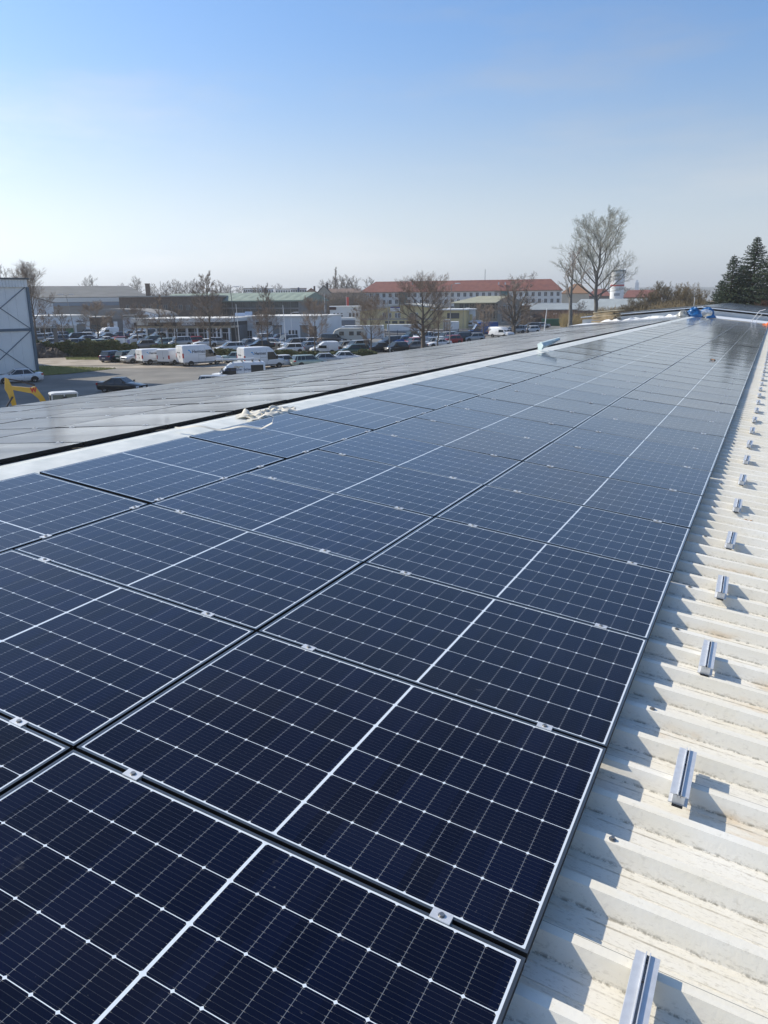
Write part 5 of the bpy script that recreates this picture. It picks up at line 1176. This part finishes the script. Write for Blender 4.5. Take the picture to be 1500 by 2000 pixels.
# lamps and poles
def pole(px, pb, ptop, label, name='street_lamp', r0=.09, lean=0.0, head=1, m=M_ALU, cat='street lamp', D=None):
    P_ = gp(px, pb) if D is None else at(px, D); D = math.hypot(P_.x - CW.x, P_.y - CW.y); h = zat(px + lean, ptop, D) - P_.z
    r_ = empty(name, T(P_.x, P_.y, P_.z, away(P_)), label, cat, 'lamps and poles')
    dx = lean * D / F; mb = MB(); mb.tube([(0, 0, 0), (dx * .5, 0, h * .5), (dx, 0, h)], [r0, r0 * .8, r0 * .55], 8); mb.build('pole', m, r_, smooth=40)
    if head:
        for s_ in ((-1, 1) if head == 2 else (1,)):
            mb = MB(); mb.tube([(dx, 0, h - .05), (dx + s_ * .3, 0, h + .12), (dx + s_ * .75, 0, h + .15)], [.04, .035, .03], 6); mb.build('arm', m, r_)
            mb = MB(); mb.loft([[(dx + s_ * (.55 + .85 * t_), w_ * math.cos(a), h + .17 + .07 * math.sin(a)) for a in [k * math.pi / 4 for k in range(8)]] for t_, w_ in ((0, .07), (.3, .16), (.8, .17), (1, .08))]); mb.build('lamp_head', mat('lamp_head', (.55, .57, .6), .4), r_)
    return r_
pole(150, 667, 577, 'leaning street lamp in front of the flat white showroom', lean=-9, m=M_CONC, head=2)
pole(465, 681, 562, 'tall grey street lamp at the right end of the glass showroom', lean=-8, head=1, m=M_GREYW)
pole(469, 680, 594, 'white flagpole just right of the tall grey street lamp', 'flagpole', .07, -3, 0, M_WHITE, 'pole')
pole(559, 676, 596, 'white flagpole before the left roller door of the workshop', 'flagpole', .07, -3, 0, M_WHITE, 'pole')
pole(549, 678, 612, 'thin lamp mast left of the flagpole at the workshop', 'street_lamp', .06, -1, 0, M_ALU, 'pole')
pole(571, 668, 612, 'thin mast with curved lamp at the workshop', 'street_lamp', .06, -1, 1, M_ALU)
pole(590, 664, 637, 'short white post before the brick-coloured roller door', 'post', .08, 0, 1, M_WHITE, 'post')
pole(635, 640, 574, 'slim white pole left of the white office', 'flagpole', .08, -1, 0, M_WHITE, 'pole', D=205)
pole(762, 695, 586, 'weathered wooden pole in front of the yellow building', 'wooden_pole', .10, -4, 0, M_CONC, 'pole')
pole(878, 678, 556, 'tall street lamp with round head right of the large tree', 'street_lamp', .09, 2, 1, M_CONC)
pole(905, 660, 603, 'street lamp with bright curved head before the olive roof', 'street_lamp', .07, 0, 1, M_GREYW, D=180)
pole(984, 655, 594, 'street lamp with bright head before the grey gabled house', 'street_lamp', .07, 0, 1, M_GREYW, D=185)
pole(1063, 648, 602, 'white spotted post beside the green container', 'post', .12, 3, 0, M_WHITE, 'post')
pole(341, 675, 641, 'white slim post before the glass showroom, left one', 'post', .07, 2, 0, M_WHITE, 'post'); pole(243.5, 666, 640, 'white slim post between the cars near the sign boards', 'post', .07, 0, 0, M_WHITE, 'post')
pole(126, 668, 632, 'white flag post beside the pylon sign', 'post', .05, -1, 0, M_WHITE, 'post')
pole(1444, 610, 548, 'pale street lamp in front of the dark spruces', 'street_lamp', .07, 3, 1, M_LGR, D=150)
pole(1354, 615, 580, 'thin pale mast above the blue tarpaulin bundles', 'mast', .07, 1, 0, M_LGR, 'pole', D=150)
pole(317, 560, 549, 'far antenna mast on the left skyline', 'antenna_mast', .18, 0, 0, M_GREYW, 'mast', D=420)
pole(946, 560, 526, 'thin antenna mast on the skyline behind the red roof', 'antenna_mast', .22, 0, 0, M_GREYW, 'mast', D=430)
# earth heap
P_ = gp(88, 697); mb = MB(); n1, n2 = 46, 20
for i in range(n1 + 1):
    for j in range(n2 + 1):
        x = (i / n1 - .5) * 9.5; y = (j / n2 - .5) * 5; e_ = max(0, 1 - (x / 4.75) ** 2) * max(0, 1 - (y / 2.5) ** 2); q = Vector((x, y, 2))
        mb.v.append((x, y, -.15 + 2.5 * e_ ** .7 * (.75 + .5 * noise.noise(q * .5)) + .28 * noise.noise(q * 1.9) + .2 * noise.noise(q * 4.5)))
for i in range(n1):
    for j in range(n2): a = i * (n2 + 1) + j; mb.f.append((a, a + n2 + 1, a + n2 + 2, a + 1))
mb.mi = [0] * len(mb.f); place(mb, 'earth_heap', mat('rubble_earth', (.05, .04, .033), .95, col2=(.15, .12, .095), scale=1.6, detail=10, bump=1), T(P_.x, P_.y, P_.z, away(P_)), 'brown heap of earth and rubble beside the warehouse', 'earth heap')
# distant hills on the right and wooded skyline
def ridge(name, px0, px1, D, hf, m, thick=300, n=60):
    mb = MB()
    for i in range(n + 1):
        px = px0 + (px1 - px0) * i / n; d = ray(px, 590); h = math.hypot(d.x, d.y); x = CW.x + d.x * D / h; y = CW.y + d.y * D / h; x2 = CW.x + d.x * (D + thick) / h; y2 = CW.y + d.y * (D + thick) / h; x3 = CW.x + d.x * (D + 2 * thick) / h; y3 = CW.y + d.y * (D + 2 * thick) / h
        z = zat(px, hf(px), D + thick * .5)
        mb.v += [(x, y, -6), (x + (x2 - x) * .35, y + (y2 - y) * .35, -6 + (z + 6) * .8), (x2, y2, z), (x3, y3, -6)]
    for i in range(n):
        for k in range(3): a = i * 4 + k; mb.f.append((a, a + 4, a + 5, a + 1))
    mb.mi = [0] * len(mb.f); return tag(mb.build(name, m), kind='structure')
MH = mat('wooded_hill', (.06, .07, .06), .95, col2=(.10, .10, .085), scale=.01, detail=10)
ridge('hills', 1150, 1800, 2600, lambda p: 561 - 3.5 * math.sin((p - 1150) / 90) + 5 * ss(1300, 1150, p) + 2.2 * noise.noise(Vector((p * .06, 0, 0))), MH, 500, 120)
ridge('hills', -700, 1150, 1900, lambda p: 573 - 1.5 * math.sin(p / 140) + 2.0 * noise.noise(Vector((p * .08, 0, 0))), MH, 400, 240)
# ================================================================ TREES
def branch_tree(seed, h, spread, trunk_r, nl=14, start=.3, up=.6, twig=.021, levels=3, nsub=(7, 6, 5), lean=0.0, gnarl=.12, shape='vase', multi=1, buds=0.0, lf=1.0):
    rnd = random.Random(seed); tr = MB(); cr = MB()
    def bough(p, d, L, r, lev, mb):
        n = 4 if lev < 2 else 3; pts = [p]; rs = [r]; q = p.copy(); dd = d.copy(); segs = []
        for i in range(n):
            dd = (dd + Vector((rnd.gauss(0, gnarl), rnd.gauss(0, gnarl), rnd.gauss(0, gnarl) + (.10 if shape != 'droop' else -.02)))).normalized(); q = q + dd * (L / n); pts.append(q.copy()); rs.append(max(r * (1 - .75 * (i + 1) / n), twig * .45)); segs.append((q.copy(), dd.copy()))
        mb.tube(pts, rs, 5 if lev == 0 else 3, caps=False)
        if lev >= levels: 
            if buds and rnd.random() < buds:
                for _ in range(2):
                    c = pts[-1] + Vector((rnd.gauss(0, .2), rnd.gauss(0, .2), rnd.gauss(0, .2))); s_ = rnd.uniform(.05, .12); cr.add([c + Vector((-s_, 0, 0)), c + Vector((s_, 0, .02)), c + Vector((0, s_ * .5, s_ * 1.4))], [(0, 1, 2)], 1)
            return
        k = nsub[lev]
        for j in range(k):
            t_ = .25 + .75 * (j + rnd.random() * .7) / k; f_ = min(t_ * n, n - .01); i = int(f_); P0 = pts[i].lerp(pts[i + 1], f_ - i)
            base = segs[i][1]; ax = base.orthogonal().normalized(); ax.rotate(Matrix.Rotation(rnd.random() * 6.283, 3, base)); nd = (base * rnd.uniform(.75, 1.05) + ax * rnd.uniform(.45, .85)).normalized()
            if nd.z < -.2 and shape != 'droop': nd.z *= -.4
            bough(P0, nd, L * rnd.uniform(.34, .52) * lf * (1.15 - .35 * t_), max(r * .42 * (1 - .4 * t_), twig), lev + 1, tr if lev == 0 and r * .42 > .05 else cr)
    for m_ in range(multi):
        a0 = rnd.random() * 6.28; tp = []; trr = []; q = Vector((0, 0, 0)); top = h * (.93 if multi == 1 else rnd.uniform(.75, .95)); NN = 9
        off = (lean * h, 0) if multi == 1 else (math.cos(a0) * h * rnd.uniform(.12, .25), math.sin(a0) * h * rnd.uniform(.12, .25))
        for i in range(NN + 1):
            t_ = i / NN; tp.append(Vector((off[0] * t_ ** 1.5 + rnd.gauss(0, .006 * h) * (t_ > 0), off[1] * t_ ** 1.5 + rnd.gauss(0, .006 * h) * (t_ > 0), top * t_))); trr.append(trunk_r * ((1 - t_) ** .8 * .95 + .03) * (1.25 if i == 0 else 1) / multi ** .4)
        tr.tube(tp, trr, 8, caps=False)
        for j in range(nl // multi):
            t_ = start + (.97 - start) * (j + rnd.random() * .8) / (nl // multi); f_ = min(t_ * NN, NN - .01); i = int(f_); P0 = tp[i].lerp(tp[i + 1], f_ - i)
            u = (t_ - start) / (1 - start)
            if shape == 'vase': Lb = spread * (.95 - .35 * u) ; el = up + .5 * u
            elif shape == 'cone': Lb = spread * (1 - .78 * u); el = up + .45 * u
            elif shape == 'round': Lb = spread * (.55 + 1.0 * u * (1 - u) * 1.8); el = up + .5 * u
            else: Lb = spread * (1 - .4 * u); el = up
            a = j * 2.4 + rnd.random(); d = Vector((math.cos(a) * math.cos(el), math.sin(a) * math.cos(el), math.sin(el)))
            bough(P0, d, Lb * rnd.uniform(.8, 1.15), max(trr[i] * rnd.uniform(.4, .6), twig * 2), 0, tr)
    return tr, cr
TV = {}
M_BUD = mat('buds', (.30, .31, .20), .9)
def tree_proto(key, **k):
    tr, cr = branch_tree(**k); mats = [k_m.get(key, M_TWIG), M_BUD]
    av = cr.v + tr.v; zs = max(v[2] for v in av); rr = sorted(math.hypot(v[0], v[1]) for v in av)[int(len(av) * .97)]
    TV[key] = (tr.mesh('trunk', k_b.get(key, M_BARK), smooth=60), cr.mesh('crown', mats), zs, rr)
k_m = {'big': mat('pale_twigs', (.38, .355, .28), .9), 'bush': mat('olive_twigs', (.19, .145, .075), .9), 'redbush': mat('reddish_twigs', (.16, .075, .05), .9), 'far': mat('far_twigs', (.17, .14, .115), .9), 'poplar': mat('far_twigs', (.17, .14, .115), .9)}
k_b = {'big': mat('poplar_bark', (.11, .10, .085), .9, var=.3, scale=4), 'dead': mat('grey_bark', (.19, .175, .15), .9, var=.3, scale=4)}
tree_proto('spread', seed=11, h=10, spread=4.6, trunk_r=.24, nl=13, start=.28, up=.35, twig=.015, lf=1.18, gnarl=.09, nsub=(10, 8, 6), shape='round')
tree_proto('spread2', seed=12, h=10, spread=4.0, trunk_r=.2, nl=12, start=.30, up=.45, twig=.015, lf=1.18, gnarl=.09, nsub=(10, 8, 6), shape='round')
tree_proto('cone', seed=13, h=14, spread=4.4, trunk_r=.22, nl=22, start=.22, up=.35, twig=.015, lf=1.15, gnarl=.09, nsub=(9, 7, 5), shape='cone')
tree_proto('vase', seed=14, h=14, spread=6.5, trunk_r=.25, nl=14, start=.3, up=.95, twig=.015, lf=1.18, gnarl=.09, nsub=(10, 8, 6), shape='vase')
tree_proto('slim', seed=15, h=11, spread=2.6, trunk_r=.13, nl=14, start=.3, up=.7, twig=.014, lf=1.15, nsub=(8, 6, 5), shape='cone')
tree_proto('large', seed=16, h=16, spread=7.4, trunk_r=.55, nl=17, start=.24, up=.55, twig=.018, lf=1.12, gnarl=.09, nsub=(10, 8, 6), shape='round')
tree_proto('multi', seed=17, h=14, spread=5.0, trunk_r=.42, nl=30, start=.12, up=.6, twig=.018, nsub=(7, 6, 4), shape='vase', multi=5)
tree_proto('big', seed=22, h=33, spread=14.5, trunk_r=.7, nl=22, start=.24, up=.62, twig=.024, levels=3, nsub=(9, 8, 6), shape='vase', gnarl=.10, buds=.7)
tree_proto('dead', seed=19, h=23, spread=7.0, trunk_r=.42, nl=8, start=.34, up=.85, twig=.04, nsub=(5, 4, 3), shape='vase', gnarl=.14)
tree_proto('bush', seed=20, h=10, spread=5.2, trunk_r=.2, nl=44, start=.05, up=.75, twig=.022, nsub=(8, 7, 4), shape='vase', multi=5)
tree_proto('redbush', seed=21, h=6, spread=3.2, trunk_r=.12, nl=44, start=.05, up=.6, twig=.025, nsub=(8, 6, 4), shape='round', multi=4)
tree_proto('far', seed=23, h=12, spread=6.0, trunk_r=.25, nl=14, start=.2, up=.8, twig=.028, levels=3, nsub=(8, 6, 3), shape='vase')
tree_proto('poplar', seed=24, h=20, spread=4.2, trunk_r=.3, nl=26, start=.1, up=1.15, twig=.035, levels=2, nsub=(8, 6), shape='cone')
rt = random.Random(5)
def tree(key, px, pb, ptop, label, D=None, wid=1.0, rz=None, group=None, name='bare_tree', lean=0.0):
    P_ = gp(px, pb) if D is None else at(px, D); D_ = math.hypot(P_.x - CW.x, P_.y - CW.y); h = zat(px, ptop, D_) - P_.z
    tm, cm, h0, r0 = TV[key]; s_ = h / h0; wid = wid * D_ / F / 2 / (r0 * s_) if wid > 5 else wid; rz = rt.random() * 6.28 if rz is None else rz
    r_ = empty(name, Matrix.Translation(P_ - Vector((0, 0, .1))) @ Matrix.Rotation(lean, 4, 'Y') @ Matrix.Rotation(rz, 4, 'Z') @ Matrix.Diagonal((s_ * wid, s_ * wid, s_, 1)), label, 'tree', group)
    for n_, me in (('trunk', tm), ('crown', cm)):
        o = bpy.data.objects.new(n_, me); COL.objects.link(o); o.parent = r_
    return r_
g = 'bare street trees around the dealer lot'
tree('vase', 72, 668, 503, 'tall slender bare tree right of the warehouse', group=g, wid=74)
tree('slim', 58, 671, 588, 'thin bare tree close to the warehouse corner', group=g, wid=32)
tree('slim', 90, 672, 590, 'thin bare tree left of the pylon sign', group=g, wid=38)
tree('slim', 128, 678, 592, 'leaning thin bare tree right of the pylon sign', lean=-.12, group=g, wid=38)
tree('spread', 193, 668, 583, 'wide spreading bare tree before the brown brick annex', group=g, wid=68)
tree('spread2', 270, 672, 586, 'bare tree before the left end of the glass showroom', group=g, wid=50)
tree('slim', 316, 684, 572, 'slim bare tree in front of the glass showroom, left one', group=g, wid=48)
tree('slim', 346, 684, 585, 'slim bare tree in front of the AUTO board', group=g, wid=42)
tree('cone', 412, 688, 526, 'tall cone-shaped bare tree at the right end of the glass showroom', group=g, wid=84)
tree('spread2', 513, 684, 596, 'bare tree before the workshop sign boards', group=g, wid=48)
tree('cone', 524, 682, 550, 'tall thin bare tree before the workshop', group=g, wid=50)
tree('spread', 616, 694, 574, 'bare tree left of the white small van', group=g, wid=64)
tree('spread2', 725, 694, 568, 'bare tree before the white storage box', group=g, wid=76)
tree('slim', 716, 694, 640, 'young thin tree left of the bare tree at the storage box', group=g, wid=14)
tree('large', 826, 688, 524, 'large many-branched bare tree in front of the yellow building', group=g, wid=118)
tree('slim', 856, 684, 590, 'slender bare tree right of the large many-branched one', group=g, wid=50)
tree('spread', 944, 664, 588, 'dense bare tree in front of the blue van', group=g, wid=52)
tree('multi', 1003, 656, 528, 'wide multi-stemmed bare tree before the grey gabled house', group=g, wid=108)
tree('slim', 1030, 652, 600, 'young bare tree beside the multi-stemmed one', group=g, wid=40)
tree('big', 1162, 632, 397, 'very tall bare tree with pale buds standing behind the roof', wid=134, rz=.8, name='tall_tree')
tree('dead', 1113, 640, 480, 'pruned bare tree with sparse limbs left of the very tall tree', wid=70, rz=2.0)
tree('far', 1135, 630, 585, 'small bushy bare tree between the pruned tree and the tall tree', D=230, wid=36)
gb = 'brown bushes behind the roof end'
for i, (px, pt_, D, w_) in enumerate(((1243, 578, 190, 1.0), (1268, 560, 200, 1.1), (1292, 545, 205, .9), (1318, 556, 200, 1.0), (1340, 548, 195, 1.0), (1362, 562, 190, .9), (1378, 582, 180, .8), (1225, 592, 175, .9))):
    tree('bush', px, 600, pt_, ordinal([7, 0, 1, 2, 3, 4, 5, 6].index(i) if False else sorted([1243, 1268, 1292, 1318, 1340, 1362, 1378, 1225]).index(px)) + ' brownish bare bush from the left behind the far roof end', D=D, wid=48 * w_, group=gb, name='bare_bush')
for i, (px, pt_, D) in enumerate(((1474, 590, 112), (1497, 574, 114), (1530, 574, 112))): tree('redbush', px, 600, pt_, ordinal(i) + ' reddish bush from the left before the dark spruces', D=D, wid=44, group='reddish bushes by the spruces', name='bare_bush')
gf = 'bare trees on the skyline'
sk = [(10, 521, 300, 'far'), (36, 540, 290, 'far'), (178, 541, 300, 'far'), (248, 557, 330, 'far'), (271, 543, 300, 'far'), (300, 558, 330, 'far'), (328, 553, 340, 'far'), (347, 549, 330, 'far'), (362, 553, 335, 'far'), (380, 549, 330, 'far'), (392, 553, 340, 'far'), (432, 552, 330, 'far'), (447, 560, 330, 'far'), (470, 563, 340, 'far'), (502, 560, 340, 'far'), (546, 558, 420, 'far'),
      (634, 551, 360, 'far'), (650, 545, 340, 'far'), (658, 527, 345, 'poplar'), (667, 541, 345, 'far'), (678, 540, 350, 'far'), (690, 543, 345, 'far'), (700, 562, 335, 'far'), (724, 545, 400, 'far'), (1222, 565, 500, 'far'), (1262, 566, 480, 'far')]
for i, (px, pt_, D, key) in enumerate(sk): tree(key, px, 600, pt_ - 7, ('pointed poplar in the tree group left of the red roof' if key == 'poplar' else ordinal(i) + ' bare tree from the left on the far skyline'), D=D, wid=(22 if key == 'poplar' else 46), group=gf)
# thickets that read as one mass
def thicket(name, px0, px1, D, ptop, n, label, m, dep=12, w_=.5, seed=1):
    rnd = random.Random(seed); mb = MB()
    for i in range(n):
        px = rnd.uniform(px0, px1); DD = D + rnd.uniform(0, dep); P_ = at(px, DD); h = max(.6, (zat(px, ptop(px), DD) - P_.z)) * rnd.uniform(.55, 1.05); a = rnd.random() * 6.28
        base = P_; top = base + Vector((math.cos(a) * h * rnd.uniform(.05, .3), math.sin(a) * h * rnd.uniform(.05, .3), h)); mid = base.lerp(top, .5) + Vector((rnd.gauss(0, .2), rnd.gauss(0, .2), 0))
        mb.tube([base, mid, top], [.07 * w_, .045 * w_, .018 * w_], 3, caps=False)
        for _ in range(5):
            t_ = rnd.uniform(.3, .95); q = base.lerp(top, t_); d = Vector((rnd.gauss(0, 1), rnd.gauss(0, 1), rnd.uniform(.3, 1.2))).normalized() * h * rnd.uniform(.12, .25); mb.tube([q, q + d], [.03 * w_, .012 * w_], 3, caps=False)
    return tag(mb.build(name, m), label, 'thicket', kind='stuff')
thicket('thicket', 600, 720, 295, lambda p: 578 - 8 * math.sin((p - 600) / 60), 900, 'grey-brown thicket below the poplar group', k_m['far'], 20, 2.2, 1)
thicket('thicket', 1000, 1130, 225, lambda p: 606, 500, 'reddish brown scrub between the parked cars and the long shed', mat('scrub', (.16, .10, .07), .9), 14, 1.0, 2)
thicket('thicket', 1170, 1400, 182, lambda p: 600 - 12 * ss(1230, 1300, p), 1500, 'brown scrub behind the board stack and far roof edge', k_m['bush'], 30, 1.4, 3)
thicket('thicket', 1095, 1180, 205, lambda p: 612, 500, 'yellowish scrub around the foot of the tall tree', mat('dry_scrub', (.26, .20, .09), .9), 14, .9, 4)
# hedge in front of the lot: clumps of small leaves
def hedge(px0, px1, p_top, p_bot, label, seed, n=26000):
    rnd = random.Random(seed); mb = MB(); A_, B_ = gp(px0, p_bot), gp(px1, p_bot + 3); L_ = (B_ - A_).length; d = (B_ - A_) / L_; nn = Vector((-d.y, d.x, 0))
    D_ = math.hypot(A_.x - CW.x, A_.y - CW.y); h = (p_bot - p_top) * D_ / F * 1.0; r_ = empty('hedge', T(A_.x, A_.y, A_.z, math.atan2(d.y, d.x)), label, 'hedge')
    for i in range(n):
        x = rnd.uniform(0, L_); hh = h * (.85 + .35 * noise.noise(Vector((x * .35, seed, 0))) + .18 * noise.noise(Vector((x * 1.6, seed, 4)))); y = rnd.uniform(-.55, .55) + .25 * noise.noise(Vector((x * .8, 0, seed))); z = hh * rnd.random() ** .75
        c = Vector((x, y, z)); s_ = rnd.uniform(.06, .15); u = Vector((rnd.gauss(0, 1), rnd.gauss(0, 1), rnd.gauss(0, 1))).normalized() * s_; v_ = u.orthogonal().normalized() * s_ * .7
        mb.add([c - u, c + v_, c + u, c - v_], [(0, 1, 2, 3)], 0 if rnd.random() < .85 else 1)
    mb.build('foliage', [mat('hedge_leaf', (.06, .085, .028), .8, col2=(.12, .135, .045), scale=.8), mat('hedge_dry_leaf', (.14, .11, .045), .8)], r_)
    mb = MB()
    for i in range(int(L_ / .5)): x = i * .5 + rnd.uniform(-.1, .1); mb.tube([(x, 0, -.1), (x + rnd.uniform(-.1, .1), rnd.uniform(-.2, .2), h * .7)], [.03, .012], 4)
    mb.build('stems', M_BARK, r_)
hedge(54, 268, 667, 696, 'dark green hedge left of the delivery vans in front of the lot', 3)
hedge(300, 352, 671, 692, 'short dark hedge piece behind the low white delivery van', 6, 6000)
hedge(424, 478, 680, 699, 'dark hedge piece between the two tall delivery vans', 4, 7000)
hedge(538, 735, 684, 703, 'olive green hedge right of the tall delivery vans', 5, 20000)
# spruces
def spruce(px, D, ptop, label, seed, rmax=3.4):
    rnd = random.Random(seed); P_ = at(px, D); h = zat(px, ptop, D) - P_.z; r_ = empty('spruce_tree', Matrix.Translation(P_), label, 'tree', 'dark spruces at the right edge')
    tr = MB(); tr.tube([(0, 0, 0), (0, 0, h * .6), (0, 0, h)], [.28, .16, .02], 7); cr = MB(); z = h * .08; br = MB()
    while z < h * .99:
        u = z / h; R_ = rmax * (1 - u) ** .8 + .12; k = int(7 + 5 * (1 - u)); a0 = rnd.random() * 6.28
        for j in range(k):
            a = a0 + j * 6.283 / k + rnd.gauss(0, .12); L_ = R_ * rnd.uniform(.65, 1.15); droop = rnd.uniform(.12, .35)
            ps = [Vector((math.cos(a) * L_ * t_, math.sin(a) * L_ * t_, z - droop * L_ * t_ + .28 * L_ * t_ ** 2.2)) for t_ in (0, .35, .7, 1)]; br.tube(ps, [.035, .025, .015, .006], 3, caps=False)
            nt_ = int(5 + 9 * L_)
            for q in range(nt_):
                t_ = .12 + .88 * (q + rnd.random()) / nt_; f_ = min(t_ * 3, 2.99); i = int(f_); c = ps[i].lerp(ps[i + 1], f_ - i); side = rnd.choice((-1, 1)); w_ = rnd.uniform(.18, .42) * (1.15 - .6 * t_) * (L_ / rmax + .5)
                dirv = Vector((math.cos(a + side * rnd.uniform(.5, 1.2)), math.sin(a + side * rnd.uniform(.5, 1.2)), rnd.uniform(-.75, -.05))).normalized(); per = dirv.cross(Vector((0, 0, 1))).normalized()
                for _ in range(2):
                    e = c + dirv * w_ * rnd.uniform(.8, 1.5) + Vector((0, 0, rnd.gauss(0, .07))); wv = per * rnd.uniform(.03, .08) + Vector((0, 0, rnd.uniform(-.05, .05))); cr.add([c - wv * .6, c + wv, e + wv * .5, e - wv * .2], [(0, 1, 2, 3)], 0 if rnd.random() < .75 else 1)
        z += rnd.uniform(.20, .34) * (1.1 - .45 * u) * 1.15
    tr.build('trunk', M_BARK, r_); cr.build('crown', [mat('spruce_needles', (.022, .045, .025), .8, col2=(.045, .075, .035), scale=.7), mat('spruce_tips', (.06, .085, .035), .8)], r_); br.build('branches', M_BARK, r_)
spruce(1424, 126, 497, 'slim dark spruce leftmost of the group', 1, 4.2)
spruce(1465, 128, 461, 'tallest dark spruce in the middle of the group', 2, 6.6)
spruce(1501, 124, 478, 'dark spruce at the right picture edge beside the tallest one', 3, 6.0)
spruce(1405, 138, 545, 'low dark spruce in front at the left of the group', 4, 4.4)
spruce(1445, 136, 515, 'dark spruce filling the gap before the tallest one', 5, 5.6)
spruce(1545, 128, 470, 'dark spruce beyond the right picture edge', 6, 6.0)
# ================================================================ AIR
mb = MB(); mb.box(-3300, 2200, -1500, 3500, GZ - 1.2, 75)
hz = mb.build('haze', []); tag(hz, 'thin spring haze over the whole scene', 'haze', kind='stuff')
m = bpy.data.materials.new('haze'); m.use_nodes = True; t = m.node_tree
for n in list(t.nodes):
    if n.type == 'BSDF_PRINCIPLED': t.nodes.remove(n)
pv = t.nodes.new('ShaderNodeVolumePrincipled'); pv.inputs['Color'].default_value = (.95, .97, 1, 1); pv.inputs['Density'].default_value = 0.0003; pv.inputs['Anisotropy'].default_value = 0.25
t.links.new(pv.outputs[0], [n for n in t.nodes if n.type == 'OUTPUT_MATERIAL'][0].inputs['Volume']); hz.data.materials.append(m)
